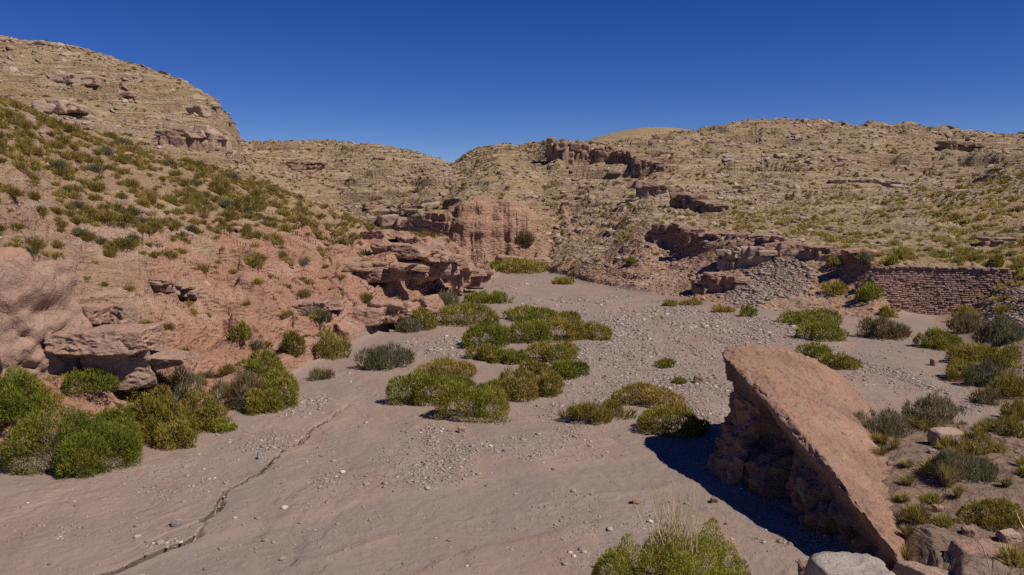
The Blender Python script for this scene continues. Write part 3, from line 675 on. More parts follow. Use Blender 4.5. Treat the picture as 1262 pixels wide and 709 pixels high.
outcrop('wide flat tan slabs above the spur crest near the red cliff', [(468,279,266),(490,281,268),(512,280,270)], M_TAN, 309, (20, 30), 1.3, False, jit=.5)
outcrop('small overhanging tan slab on the slope left of the cliff top', [(494,266,259),(516,268,260)], M_TAN, 310, (10, 14), 1.3, True)
outcrop('brown broken cliff with dark clefts under the left mesa', [(192,178,164),(215,181,160),(236,184,162)], M_DARKROCK, 311, (9, 16), 1.0)
outcrop('steep rubbly nose at the end of the left mesa', [(238,182,160),(258,184,160),(274,184,168)], M_TAN, 312, (10, 20), 1.0)
outcrop('pale slab near the top of the left mesa', [(60,98,88),(85,101,90),(104,103,94)], M_TAN, 313, (12, 22), 1.5, False)
outcrop('pale flat slab low on the left mesa', [(44,136,124),(65,137,125),(84,137,128)], M_TAN, 314, (12, 22), 1.4, False)
outcrop('tilted pale block near the mesa nose', [(222,140,129),(244,142,131)], M_TAN, 315, (16, 22), 1.2, False)
outcrop('thin dark brown ledge at the middle of the centre ridge', [(358,208,201),(375,207,200),(392,207,202)], M_DARKROCK, 316, (7, 12), 1.4)
outcrop('tall dark column of rock at the left end of the crown cliff', [(677,198,173),(692,200,175),(703,203,180)], M_DARKROCK, 317, (5, 10), 1.0)
outcrop('long dark columnar cliff crowning the centre hill', [(702,198,180),(725,200,182),(750,202,184),(775,204,188),(786,206,192)], M_DARKROCK, 318, (5, 9), 1.0)
outcrop('black shaded end blocks right of the crown cliff', [(782,212,192),(800,213,198),(816,213,202)], M_DARKROCK, 319, (6, 11), 1.1)
outcrop('dark overhanging ledge in the middle of the right slope', [(785,245,228),(800,244,227),(830,242,232)], M_DARKROCK, 320, (8, 15), 1.2)
outcrop('stepped dark ledge right of the middle ledge', [(830,252,240),(850,262,242),(870,266,246),(892,262,252)], M_DARKROCK, 321, (8, 14), 1.2)
outcrop('high dark faced ledge at the head of the terrace', [(806,300,276),(820,300,277),(846,300,279)], M_DARKROCK, 322, (10, 16), 1.0)
outcrop('long reddish ledge along the terrace edge', [(846,300,284),(880,300,287),(910,302,290),(940,304,292),(960,308,294)], M_RED, 323, (10, 18), 1.1)
outcrop('big smooth red block at the right end of the terrace ledge', [(945,314,297),(965,315,297),(992,316,300)], M_RED, 324, (22, 30), .9, False, sub=5)
outcrop('shaded red blocks further right along the terrace', [(998,316,304),(1014,317,304),(1028,318,307)], M_RED, 325, (9, 15), 1.0)
outcrop('flat red block above the left end of the stone wall', [(1046,317,308),(1062,318,309),(1082,319,312)], M_RED, 326, (14, 22), 1.0)
outcrop('grey pillared rock face below the terrace', [(888,332,308),(905,333,307),(925,332,308),(946,330,310)], M_TAN, 327, (8, 14), 1.0)
outcrop('rock ledge with square black hollows just above the bed', [(856,362,342),(880,363,340),(906,362,342)], M_RED, 328, (12, 18), 1.0)
outcrop('pale slab strip high on the right hillside', [(1028,226,218),(1060,226,219),(1100,229,223),(1134,232,227)], M_TAN, 329, (10, 20), 2.2, False, jit=.6)
outcrop('dark ledge near the skyline of the right hill', [(1160,183,174),(1180,185,176),(1202,187,179)], M_DARKROCK, 330, (9, 16), 1.3)
outcrop('red rock step beside the red slope on the far right', [(1212,304,293),(1236,306,294)], M_RED, 331, (12, 18), 1.0)
outcrop('wide smooth red apron rock at the foot of the red cliff', [(612,334,318),(636,334,316),(664,333,322)], M_RED, 332, (26, 34), .8, False, sub=5)

# ------------------------------------------------------------------ dry stone retaining wall
def stone_wall():
    rng = np.random.RandomState(5); pile = Pile(); Yw = 51.72
    x0, x1 = (1076 - CU) / F * Yw, (1243 - CU) / F * Yw
    zt = lambda x: CAMH - Yw * (np.interp(x * F / Yw + CU, [1076, 1100, 1243], [331, 329.5, 332.5]) - VH) / F
    org = np.array([(x0 + x1) / 2, Yw, 0.0])
    hrow = 0.128
    bmc = bmesh.new(); bmesh.ops.create_cube(bmc, size=1.0); bmesh.ops.bevel(bmc, geom=bmc.edges[:], offset=0.10, segments=1, affect='EDGES', profile=.5)
    bmesh.ops.triangulate(bmc, faces=bmc.faces[:]); BV = np.array([v.co[:] for v in bmc.verts]); BF = np.array([[v.index for v in f.verts] for f in bmc.faces]); bmc.free()
    for r in range(30):
        x = x0 + rng.uniform(-.3, 0); step = 0
        while x < x1:
            w = rng.choice([.16, .24, .33, .45, .58]) * rng.uniform(.85, 1.15); h = hrow * rng.uniform(.96, 1.12)
            sag = -0.16 * math.sin((x - x0) / (x1 - x0) * math.pi) + .04 * math.sin(x * 1.7 + r * .4)
            z = zt(x) - 0.10 - r * hrow + sag * min(r / 8, 1)
            if z > -0.7 and x + w > x0:
                V = BV * np.array([w * 1.0, .34 + rng.uniform(0, .05), h]); V = V + rng.normal(scale=.009, size=V.shape)
                bow = 0.12 * ((x - (x0 + x1)/2) / (x1 - x0) * 2) ** 2
                V = rotz(V, rng.uniform(-.05, .05), rng.uniform(-.05, .05), rng.uniform(-.03, .03)); V += np.array([x + w/2, Yw - bow + rng.uniform(-.02, .02), z]) - org
                pile.add(V, BF, rng.uniform(0, 1))
            x += w * 0.99
    wallme = pile.mesh('stone_face', [M_WALL], smooth=False)
    root = bpy.data.objects.new('retaining_wall', None); COL.objects.link(root); root.location = org
    tag(root, 'long dry stone retaining wall of reddish courses holding up the road terrace', 'wall')
    link('stone_courses', wallme, root)
    pc = Pile(); x = x0
    while x < x1:
        w = rng.uniform(.35, .8); bow = 0.12 * ((x - (x0 + x1)/2) / (x1 - x0) * 2) ** 2
        V, Fc = rock_geo(int(rng.randint(1e6)), 3, (w, .55, .2), .9, 0.04, 8); V += np.array([x + w/2, Yw - bow - .06, zt(x) + .03 + rng.uniform(-.03, .04)]) - org
        pc.add(V, Fc, rng.uniform(0, 1)); x += w * .93
    link('coping', pc.mesh('coping', [M_DARKROCK]), root)
    # earth packed behind the stones
    bmx = bmesh.new(); bmesh.ops.create_cube(bmx, size=1.0)
    for v in bmx.verts: v.co = Vector((v.co.x * (x1 - x0 - .1), v.co.y * .3 + .26, v.co.z * 3.2 + 1.2))
    mb = bpy.data.meshes.new('fill'); bmx.to_mesh(mb); bmx.free(); mb.materials.append(M_DARKROCK); link('earth_fill', mb, root)
M_WALL = mat_rock('wall_stone', [(0.25, 0.15, 0.12), (0.38, 0.235, 0.185), (0.46, 0.32, 0.265), (0.28, 0.165, 0.13)], 0.4, 1.2, (0.10, 0.07, 0.06), 0.0)
stone_wall()

# ------------------------------------------------------------------ shrubs
def blades(rng, base, dirs, L, Wd):
    """one triangle per blade"""
    n = len(base); side = np.cross(dirs, rng.normal(size=(n, 3))); side /= np.maximum(np.linalg.norm(side, axis=1), 1e-6)[:, None]
    V = np.stack([base - side * Wd[:, None] / 2, base + side * Wd[:, None] / 2, base + dirs * L[:, None]], 1)
    return V.reshape(-1, 3), np.arange(n * 3).reshape(-1, 3)
def sticks(rng, p0, p1, r, droop=0.0, seg=3):
    """three-sided tapering twigs"""
    n = len(p0); ax = p1 - p0; ref = np.cross(ax, rng.normal(size=(n, 3))); ref /= np.maximum(np.linalg.norm(ref, axis=1), 1e-6)[:, None]
    ax2 = np.cross(ax / np.linalg.norm(ax, axis=1)[:, None], ref); rings = []
    for s in range(seg + 1):
        t = s / seg; c = p0 + ax * t + np.array([0, 0, 1.0]) * (droop * np.sin(t * 3.14))[..., None] if np.ndim(droop) else p0 + ax * t + ref * (0.08 * math.sin(t * 5) * np.linalg.norm(ax, axis=1)[:, None])
        rr = (r * (1 - 0.8 * t))[:, None]
        for k in range(3):
            a = k * 2.0944; rings.append(c + (ref * math.cos(a) + ax2 * math.sin(a)) * rr)
    V = np.stack(rings, 1).reshape(-1, 3); f = []
    for s in range(seg):
        for k in range(3):
            a, b = s * 3 + k, s * 3 + (k + 1) % 3; f.append((a, b, b + 3)); f.append((a, b + 3, a + 3))
    f = np.array(f); per = (seg + 1) * 3
    return V, (f[None] + (np.arange(n) * per)[:, None, None]).reshape(-1, 3)
def shrub_geo(seed, rx, ry, h, Y, style='dome', full=1.0):
    rng = np.random.RandomState(seed); rnd_ = style == 'round'
    if rnd_: style = 'dome'
    nl = int(np.clip(5 + 3 * rx * ry, 6, 16)) if rnd_ else int(np.clip(12 + 9 * rx * ry, 12, 60)); lob = []
    for i in range(nl):
        a = rng.uniform(0, 6.283); q = math.sqrt(rng.uniform(0, 1)) * 0.84; s = rng.uniform(.20, .42) * (0.9 if nl < 20 else .66)
        if rnd_: q *= .78; s = rng.uniform(.36, .52)
        cx, cy = math.cos(a) * q * rx, math.sin(a) * q * ry
        top_ = h * (1 - 0.55 * q * q) * (rng.uniform(.68, 1.06) if rnd_ else rng.uniform(.62, 1.05))
        lob.append((cx, cy, s * rx, s * ry, top_))
    lob = np.array(lob); vol = lob[:, 2] * lob[:, 3] + lob[:, 2] * lob[:, 4]
    bl = 0.0040 * Y * (1.0 if style == 'dome' else 1.15); bl = max(bl, 0.05); bw = bl * 0.36
    n = int(np.clip(full * 11.0 * (rx * ry * 3.1 + (rx + ry) * h * 2.4) / (bl * bl), 500, 42000))
    k = rng.choice(nl, n, p=vol / vol.sum()); L = lob[k]
    d = rng.normal(size=(n, 3)); d[:, 2] = np.abs(d[:, 2]) * 1.1 - 0.35 * rng.uniform(0, 1, n); d /= np.linalg.norm(d, axis=1)[:, None]
    rad = 1 - 0.38 * rng.uniform(0, 1, n) ** 2
    cz = L[:, 4] * 0.42; hz = L[:, 4] * 0.58
    pos = np.stack([L[:, 0] + d[:, 0] * L[:, 2] * rad, L[:, 1] + d[:, 1] * L[:, 3] * rad, cz + d[:, 2] * hz * rad], 1)
    # skirts fall to the ground
    low = rng.uniform(0, 1, n) < 0.30; pos[low, 2] = pos[low, 2] * rng.uniform(0, .6, low.sum())
    keepm = np.ones(n, bool)
    for i in range(nl):
        c = lob[i]; inside = ((pos[:, 0] - c[0]) / c[2]) ** 2 + ((pos[:, 1] - c[1]) / c[3]) ** 2 + ((pos[:, 2] - c[4] * .42) / (c[4] * .58)) ** 2
        keepm &= ~((inside < 0.55) & (k != i))
    hole = fbm(pos[:, 0] * 2.1 / max(rx, .4) + seed % 31, pos[:, 1] * 2.1 / max(rx, .4), pos[:, 2] * 2.5 / max(h, .3), o=3, s=seed % 77)
    keepm &= (hole > (-0.5 if rnd_ else -0.38 if style == 'dome' else -0.25)) & (pos[:, 2] > -0.02)
    pos, d, k = pos[keepm], d[keepm], k[keepm]; n = len(pos)
    dirs = d * 0.8 + rng.normal(scale=.45, size=(n, 3)) + np.array([0, 0, .75 if style == 'dome' else 1.3]); dirs /= np.linalg.norm(dirs, axis=1)[:, None]
    lr = rng.uniform(0, 1, nl)[k]; rnd = np.clip(0.5 * lr + 0.3 * rng.uniform(0, 1, n) + 0.25 * (pos[:, 2] / h), 0, 1)
    Ls = bl * rng.uniform(.7, 1.5, n) * (1.0 if style == 'dome' else 1.5)
    V, Fc = blades(rng, pos, dirs, Ls, bw * rng.uniform(.7, 1.3, n) * (1 if style == 'dome' else .7))
    A = np.repeat(rnd, 3)
    # twigs
    m = int(np.clip(18 * rx * ry + 12, 12, 90)) * (1 if style == 'dome' else 3)
    a = rng.uniform(0, 6.283, m); q = np.sqrt(rng.uniform(0, 1, m))
    p0 = np.stack([np.cos(a) * q * rx * .3, np.sin(a) * q * ry * .3, np.full(m, -0.05)], 1)
    p1 = np.stack([np.cos(a) * q * rx * .85, np.sin(a) * q * ry * .85, h * (1 - .55 * q * q) * rng.uniform(.7, 1.0 if style == 'dome' else 1.25, m)], 1)
    SV, SF = sticks(rng, p0, p1, np.full(m, max(.008, .00035 * Y)) * rng.uniform(.7, 1.4, m))
    return (V, Fc, A), (SV, SF)
def shrub(label, u, vb, wpx, hpx, kind, seed, style='dome', depth=0.8, group=None, name='shrub', loc=None, full=1.0, Y=None):
    if loc is None:
        loc, nr = cast(u, vb)
        if loc is None: print('no ground for', label); return
        if Y: loc = Vector([float(q) for q in P(u, vb, Y)])
    w = wpx / F * loc.y; elev = (CAMH - loc.z) / loc.y
    rx = w / 2; ry = rx * depth
    # the bush covers hpx rows: its own height plus its depth seen from above
    h = max(0.27 * w, (hpx / F * loc.y - 1.1 * ry * elev) * 1.1)
    h = min(h, 0.85 * w); rx *= 1.13; ry *= 1.13
    (V, Fc, A), (SV, SF) = shrub_geo(seed, rx, ry, h, loc.y, style, full)
    root = bpy.data.objects.new(name, None); COL.objects.link(root); root.location = (loc.x, loc.y + ry * .85, (drop(loc.x, loc.y + ry * .85) if not Y else loc.z) - .05 * h)
    tag(root, label, 'shrub', group)
    mp = np.array(root.location)
    # let leaves and twigs follow the ground under the bush
    link('foliage', mesh_np('foliage', V, Fc, [M_LEAF[kind]], dict(rnd=A)), root)
    link('stems', mesh_np('stems', SV, SF, [M_STEM]), root)
    return root
SH = [
 # u, v foot, width px, height px, kind, style, label
 (45,592,165,100,'green','dome','big dark green shrub cut by the left frame edge, largest of the hedge'),
 (0,560,90,80,'green','dome','green shrub right at the left frame edge under the rock bluff'),
 (120,566,80,80,'green','dome','rounded green shrub in the hedge next to the largest one'),
 (180,550,95,72,'olive','dome','olive shrub in the middle of the hedge below the rock shelf'),
 (88,500,80,36,'green','dome','low green shrub tucked under the tip of the left rock bluff'),
 (150,500,85,40,'olive','dome','olive shrub behind the hedge at the foot of the rock shelf'),
 (238,536,70,62,'olive','dome','dull olive shrub towards the right part of the hedge'),
 (205,500,60,50,'grey','airy','wispy grey shrub rising behind the middle of the hedge'),
 (212,556,50,46,'olive','dome','olive shrub filling the gap at the sand edge of the hedge'),
 (318,512,44,40,'olive','dome','olive green shrub at the sand edge just before the green right end'),
 (85,590,60,50,'green','dome','green shrub at the sand edge between the two largest of the hedge'),
 (20,520,70,40,'olive','dome','olive shrub under the left bluff behind the frame edge shrubs'),
 (272,534,26,22,'bright','dome','little bright green bush on the sand in front of the hedge'),
 (288,508,70,58,'brown','airy','brown twiggy shrub between hedge and its green right end'),
 (345,505,62,66,'green','dome','green shrub forming the right end of the left hedge'),
 (312,470,64,44,'green','dome','green shrub on the slope behind the right end of the hedge'),
 (292,432,28,26,'olive','dome','small olive bush above the hedge on the red slope'),
 (356,442,36,42,'olive','dome','rounded olive bush standing alone on the foot of the red slope'),
 (401,444,44,38,'olive','airy','loose olive bush at the foot of the slope near the sand'),
 (475,457,80,34,'grey','airy','spreading grey green bush with bare stalks on the sand'),
 (393,470,30,14,'brown','airy','flat brown dry bush left of the spreading grey one'),
 (390,350+50,30,18,'grey','airy','grey bush on the red rock above the sandy cove'),
 (505,411,30,16,'grey','airy','greyish low bush at the mouth of the sandy cove'),
 (520,408,42,30,'olive','dome','round olive bush at the base of the undercut ledge'),
 (540,380,44,22,'grey','airy','grey scrubby bush below the tip of the left spur'),
 (574,403,82,30,'olive','dome','wide olive shrub upstream behind the island thicket'),
 (601,375,58,16,'green','dome','low green shrub farthest up the sand on the left side'),
 (512,502,88,50,'green','dome','long green dome shrub at the left end of the island'),
 (580,521,94,62,'green','dome','tallest dome shrub at the front of the island'),
 (552,468,80,20,'yellow','dome','low yellowish shrub behind the front domes of the island'),
 (636,496,58,46,'yellow','dome','yellow olive shrub right of the front dome'),
 (681,490,46,44,'yellow','dome','yellow shrub with grey centre at the right front of the island'),
 (704,468,46,30,'green','dome','green bush at the right edge of the island'),
 (608,500,44,34,'green','dome','small green lobe tucked between the front dome and the yellow shrub of the island'),
 (560,486,50,24,'green','dome','green lobe between the long left and the tall front dome of the island'),
 (656,466,40,22,'yellow','dome','low yellow bush in the middle of the island behind the right front'),
 (602,432,72,40,'green','dome','fresh green dome shrub at the left back of the island'),
 (598,446,44,24,'olive','dome','small olive bush below the fresh green dome'),
 (628,450,40,24,'green','dome','small round green bush in the middle of the island'),
 (645,425,62,32,'green','dome','mid green shrub behind the small round bushes of the island'),
 (683,448,62,30,'olive','dome','olive dome shrub left of the green bush on the island edge'),
 (680,422,74,34,'olive','dome','broad olive shrub near the back of the island'),
 (724,421,58,26,'olive','dome','low brownish shrub at the far right tip of the island'),
 (654,398,66,20,'green','dome','flat green shrub at the very back of the island'),
 (700,404,50,20,'olive','dome','olive shrub behind the far right tip of the island'),
 (828,541,96,48,'olive','dome','broad olive shrub in front of the boulder shadow'),
 (800,506,88,34,'yellow','dome','yellow olive shrub behind the broad one near the boulder'),
 (738,523,84,24,'yellow','airy','low dry flat shrub left of the broad one near the boulder'),
 (860,538,36,26,'bright','dome','bright green lobe at the right side of the broad shrub'),
 (822,454,24,12,'green','dome','tiny green bush alone on the gravel bar'),
 (838,474,14,8,'green','dome','tiny low green bush just behind the broad shrub'),
 (1008,402,74,17,'green','dome','wide low green shrub on the right sandy flat'),
 (1024,421,62,26,'green','dome','round dark green shrub in front of the wide low one'),
 (1042,456,48,22,'olive','dome','olive shrub right behind the top of the huge boulder'),
 (1008,441,44,18,'green','dome','flat green shrub partly hidden by the huge boulder'),
 (1099,419,66,30,'brown','airy','brownish grey shrub on the sand below the stone wall'),
 (1077,372,36,25,'green','dome','round green shrub on the slope left of the stone wall'),
 (1031,365,30,18,'olive','dome','olive bush on the slope above the green sand shrubs'),
 (1096,392,18,18,'olive','dome','small bush at the lower left corner of the stone wall'),
 (923,391,20,15,'green','dome','small bright bush at the foot of the grey talus'),
 (1102,327,14,14,'green','dome','small green bush growing on the left end of the wall top'),
 (1068,329,20,14,'grey','airy','grey bush beside the left end of the wall top'),
 (1115,319,28,12,'green','dome','low green bush on the terrace above the wall'),
 (1165,318,20,10,'green','dome','second low green bush on the terrace above the wall'),
 (1032,331,18,10,'olive','dome','small bush on the path bank left of the wall'),
 (1230,345,18,14,'olive','dome','dark bush at the right end of the wall top'),
 (1252,345,18,14,'green','dome','green bush by the talus right of the wall'),
 (1178,384,22,18,'bright','dome','bright bush against the lower right of the stone wall'),
 (1196,393,26,18,'olive','dome','olive bush on the talus below the wall'),
 (1165,432,52,28,'green','dome','green shrub at the left edge of the right hand thicket'),
 (1205,412,46,26,'brown','airy','dry brown shrub at the back of the right hand thicket'),
 (1246,422,60,36,'grey','airy','grey shrub at the far right back of the thicket'),
 (1200,448,60,28,'olive','dome','olive dome in the middle of the right hand thicket'),
 (1250,452,50,30,'olive','dome','olive shrub cut by the right frame edge'),
 (1188,470,50,30,'olive','dome','rounded olive shrub facing the sandy strip'),
 (1226,478,48,34,'grey','airy','dark grey green shrub inside the right hand thicket'),
 (1262,490,50,36,'yellow','airy','yellow dry shrub at the right edge beyond the sandy strip'),
 (1225,502,40,24,'brown','airy','low brown dry shrub on the edge of the sandy strip'),
 (1095,540,74,40,'grey','airy','grey green shrub on the bank just right of the huge boulder'),
 (1162,527,66,42,'grey','airy','dark grey shrub on the bank behind the buff rock'),
 (1182,602,60,46,'grey','airy','grey shrub with yellow tuft in the middle of the bank'),
 (1213,565,52,38,'yellow','airy','yellow green shrub on the bank right of the buff rock'),
 (1216,596,42,34,'grey','airy','small dark grey shrub on the right part of the bank'),
 (1250,540,44,26,'yellow','airy','low yellow green shrub at the right edge of the bank'),
 (1235,652,78,50,'yellow','dome','dense yellow green shrub on the bank near the bottom right'),
 (640,338,66,9,'olive','dome','green scrub line at the foot of the red cliff'),
 (614,333,26,10,'olive','dome','small scrub clump at the left foot of the red cliff'),
 (695,351,30,7,'olive','dome','flat green bush where the bed narrows'),
 (648,322,24,16,'brown','airy','bare brown bush on the face of the red cliff'),
 (779,330,14,10,'green','dome','small green bush high on the rubble slope'),
 (826,378,16,8,'olive','dome','small olive bush along the far sand edge'),
 (855,377,24,8,'yellow','dome','yellowish bush along the far sand edge'),
 (893,386,26,9,'yellow','dome','low yellow bush by the talus foot'),
 (1262,520,34,34,'yellow','airy','tall yellow shrub at the right frame edge above the bank'),
]
for i, (u, v, w, h, kd, stl, lb) in enumerate(SH):
    if stl == 'dome' and ('island' in lb or 'dome' in lb or 'round' in lb or 'dark green' in lb or 'broad' in lb or 'right end' in lb): stl = 'round'
    shrub(lb, u, v, w, h, kd, 1000 + i * 7, stl, depth=0.8 if w < 60 else 0.7, group=None)
# the bright bush at the bottom edge with its dry stalks
fb = shrub('bright green bush with tall dry straw stalks at the bottom edge', 850, 775, 205, 165, 'bright', 77, 'dome', depth=.75, full=1.2, Y=12.6)
rng = np.random.RandomState(3); m = 70
a = rng.uniform(0, 6.283, m); q = rng.uniform(0, 1, m)
p0 = np.stack([np.cos(a) * q * .4 - .05, np.sin(a) * q * .3, np.full(m, .3)], 1)
p1 = p0 + np.stack([rng.normal(scale=.22, size=m), rng.normal(scale=.2, size=m), rng.uniform(1.2, 2.0, m)], 1)
SV, SF = sticks(rng, p0, p1, np.full(m, .013)); link('straw_stalks', mesh_np('straw_stalks', SV, SF, [M_STALK]), fb)

# ------------------------------------------------------------------ golden grass tufts on the bank
def grass_geo(seed, r, h, n, thick):
    rng = np.random.RandomState(seed); a = rng.uniform(0, 6.283, n); q = np.sqrt(rng.uniform(0, 1, n)); lean = rng.uniform(.15, 1.0, n)
    ca, sa = np.cos(a), np.sin(a); b = np.stack([ca * q * r * .25, sa * q * r * .25, np.full(n, -.02)], 1); L = h * rng.uniform(.6, 1.1, n)
    out = np.stack([ca, sa, 0 * a], 1) * (r * lean)[:, None]; side = np.stack([-sa, ca, 0 * a], 1)
    rows = []
    for t, wd in ((0, 1), (.4, .9), (.75, .6), (1, .08)):
        c = b + out * (t ** 1.5) + np.array([0, 0, 1.0]) * (L * (t - .38 * lean * t * t))[:, None]
        rows += [c - side * thick * wd / 2, c + side * thick * wd / 2]
    V = np.stack(rows, 1).reshape(-1, 3); f = []
    for s in range(3): k = s * 2; f += [(k, k+1, k+3), (k, k+3, k+2)]
    return V, (np.array(f)[None] + (np.arange(n) * 8)[:, None, None]).reshape(-1, 3), np.repeat(rng.uniform(0, 1, n), 8)
GT = [(1085,566,24,20,'small gold tuft beside the right side of the huge boulder'),(1102,553,20,16,'pale tuft nearest the grey shrub by the boulder'),(1140,528,60,18,'wide golden grass clump behind the buff rock'),
 (1118,598,26,16,'dull brown gold tuft mid bank near the boulder slab'),(1112,618,24,12,'flat gold tuft just below the mid bank tuft'),(1132,636,34,20,'yellow tuft lower on the bank beside the slab'),
 (1117,660,22,15,'short yellow tuft above the pale boulder'),(1117,690,30,22,'yellow green tuft right against the pale boulder'),(1168,598,46,34,'tall golden tuft in front of the grey bank shrub'),
 (1180,613,18,18,'thin pale tuft below the tall golden one'),(1240,600,20,14,'small green gold tuft near the right frame edge'),(1118,575,24,10,'dry low tuft between buff rock and boulder'),(1088,548,18,14,'little tuft at the foot of the grey shrub'),
 (1258,575,20,16,'yellow tuft at the right frame edge of the bank')]
for i, (u, v, w, h, lb) in enumerate(GT):
    loc, nr = cast(u, v)
    if loc is None: continue
    r_, h_ = w / 2 / F * loc.y * 1.1, h / F * loc.y * 1.15
    V, Fc, A = grass_geo(500 + i, r_, h_, 260, .012)
    o = link('grass_tuft', mesh_np('grass_tuft', V, Fc, [M_GRASS], dict(rnd=A))); o.location = loc; tag(o, lb, 'grass tuft')
# dry fallen stalk leaning over the dark rock in the corner
for i, (pts, lb) in enumerate([([(1187,646,12.3),(1198,660,12.1),(1210,672,12.0),(1217,690,11.9),(1220,712,11.8)], 'bent dry stalk standing over the dark shaded rock'),
                               ([(1262,652,12.6),(1256,640,12.8),(1253,632,12.9)], 'short pale stalk at the right edge of the frame')]):
    W_ = [np.array([float(q) for q in P(*p)]) for p in pts]; pl = Pile(); org = W_[-1]
    for k_, (a_, b_) in enumerate(zip(W_[:-1], W_[1:])):
        V, Fc = sticks(np.random.RandomState(k_), a_[None] - org, b_[None] - org + (b_ - a_) * .08, np.array([.014]), seg=2); pl.add(V, Fc, .5)
    o = link('dry_stalk', pl.mesh('dry_stalk', [M_STALK])); o.location = org; tag(o, lb, 'dry stalk')

# ------------------------------------------------------------------ scrub tufts on the hillsides
def tuft_geo(seed, n, wide=.17):
    rng = np.random.RandomState(seed); d = rng.normal(size=(n, 3)); d[:, 2] = np.abs(d[:, 2]) + .25; d /= np.linalg.norm(d, axis=1)[:, None]
    lump = 1 + .35 * fbm(d[:, 0] * 2.2 + seed % 50, d[:, 1] * 2.2, d[:, 2] * 2.2, o=2, s=seed % 60)
    base = d * (rng.uniform(.15, 1.0, (n, 1)) * lump[:, None]) * np.array([.42, .42, .36]); base[:, 2] -= .05
    d = d * .9 + rng.normal(scale=.4, size=(n, 3)) + np.array([0, 0, .5]); d /= np.linalg.norm(d, axis=1)[:, None]
    V, Fc = blades(rng, base, d, rng.uniform(.13, .30, n) * (1 + wide * 2.2), np.full(n, wide) * rng.uniform(.6, 1.2, n)); return V, Fc
rng = np.random.RandomState(21)
cxy = TV[:-1, :-1]; vn_ = vn[:-1, :-1]; vv = veg[:-1, :-1]; sl_ = slope[:-1, :-1]; rd_ = redm[:-1, :-1]; cl_ = cliffm[:-1, :-1]
clump = 0.35 + 1.3 * sstep(-.15, .3, fbm(cxy[..., 0] / 2.5, cxy[..., 1] / 2.5, o=3, s=110))
LEFT = (CUU < 600) & (CT > 2.15) & (CT < 5.4)
dens = np.zeros_like(AREA)
dens += LEFT * (sstep(4.1, 4.65, CT + .25 * vn_) * 2.2 + np.interp(CUU, [240, 320], [1.05, .5])) * clump
dens += (CUU > 760) * (CT > 4.05) * (CT < 6.2) * 1.3 * clump * (.6 + .4 * sstep(900, 1050, CUU))
dens += (CT > 6.2) * (CT < 9.0) * 0.42 * clump * np.where(CUU < 300, .8, 1.0)
dens += (CUU > 640) * (CUU <= 780) * (CT > 2.8) * (CT < 6.4) * 0.35 * clump
dens += (CUU > 780) * (CT > 2.2) * (CT < 4.0) * 0.10 * clump
dens += (mound[:-1, :-1] > .5) * 0.45 + (CUU > 1140) * (CT > 2.1) * (CT < 3.9) * .5 * clump
dens *= (sl_ > .5) * (1 - cl_) * (NRM[..., 2] > .45)
tp, tn = scatter(rng, dens)
ok = ~((tp[:, 1] < 26) & (tp[:, 0] > 4) & (tp[:, 0] < 7.6)); tp, tn = tp[ok], tn[ok]
ts_ = rng.lognormal(-.60, .36, len(tp)) * np.where(tp[:, 1] > 60, .9, np.where(tp[:, 0] < 0, 1.1, 1.0)); ts_ = np.clip(ts_, .25, 1.3)
vis = ts_ / tp[:, 1]; order = np.argsort(-vis); print('tufts', len(tp))
protos = {}
def scrub_proto(k, n, wd, mat):
    V, Fc = tuft_geo(k, n, wd); r = np.random.RandomState(k); return mesh_np('scrub_tuft', V, Fc, [mat], dict(rnd=np.repeat(r.uniform(0, 1, len(Fc)), 3)))
PM = [scrub_proto(900 + i, 750, .036, M_TUFT) for i in range(7)]; PY = [scrub_proto(950 + i, 750, .036, M_TUFTY) for i in range(5)]
PG = [scrub_proto(970 + i, 560, .036, M_LEAF['grey']) for i in range(3)]
for c_, k_ in enumerate(order[:290]):
    x_, y_, z_ = tp[k_]; right = x_ > 0
    pool, lb, gp = (PY, 'yellowish dry scrub tuft on the right hillside', 'scrub tufts on the right hillside') if right else ((PG, 'small grey scrub tuft on the red left slope', 'grey scrub tufts on the left slope') if rng.uniform() < .16 else (PM, 'olive dry scrub tuft on the left slope', 'olive scrub tufts on the left slope'))
    o = link('scrub_tuft', pool[rng.randint(len(pool))]); o.location = (x_, y_, z_); s_ = ts_[k_]
    o.scale = (s_ * rng.uniform(.85, 1.2), s_ * rng.uniform(.85, 1.2), s_ * rng.uniform(.8, 1.15)); o.rotation_euler = (0, 0, rng.uniform(0, 6.28)); tag(o, lb, 'scrub tuft', gp)
rest = order[290:]
FT = [tuft_geo(700 + i, 44, .17) for i in range(8)]; MT = [tuft_geo(720 + i, 170, .08) for i in range(8)]
for nm, sel, mt, tm in (('scrub', rest[(tp[rest, 0] <= 0) | (tp[rest, 1] > 96)], M_TUFT, None), ('yellow_scrub', rest[(tp[rest, 0] > 0) & (tp[rest, 1] <= 96)], M_TUFTY, None)):
    nearf = tp[sel, 1] < 80
    for q_, (sub_, tms) in enumerate(((sel[nearf], MT), (sel[~nearf], FT))):
        if len(sub_) == 0: continue
        sc = np.stack([ts_[sub_] * 1.05, ts_[sub_] * 1.05, ts_[sub_] * .95], 1)
        m_ = many(nm, tms, tp[sub_], sc, rng.uniform(0, 6.28, len(sub_)), rng.uniform(0, 1, len(sub_)), [mt])
        link('hill_scrub', m_, kind='stuff')

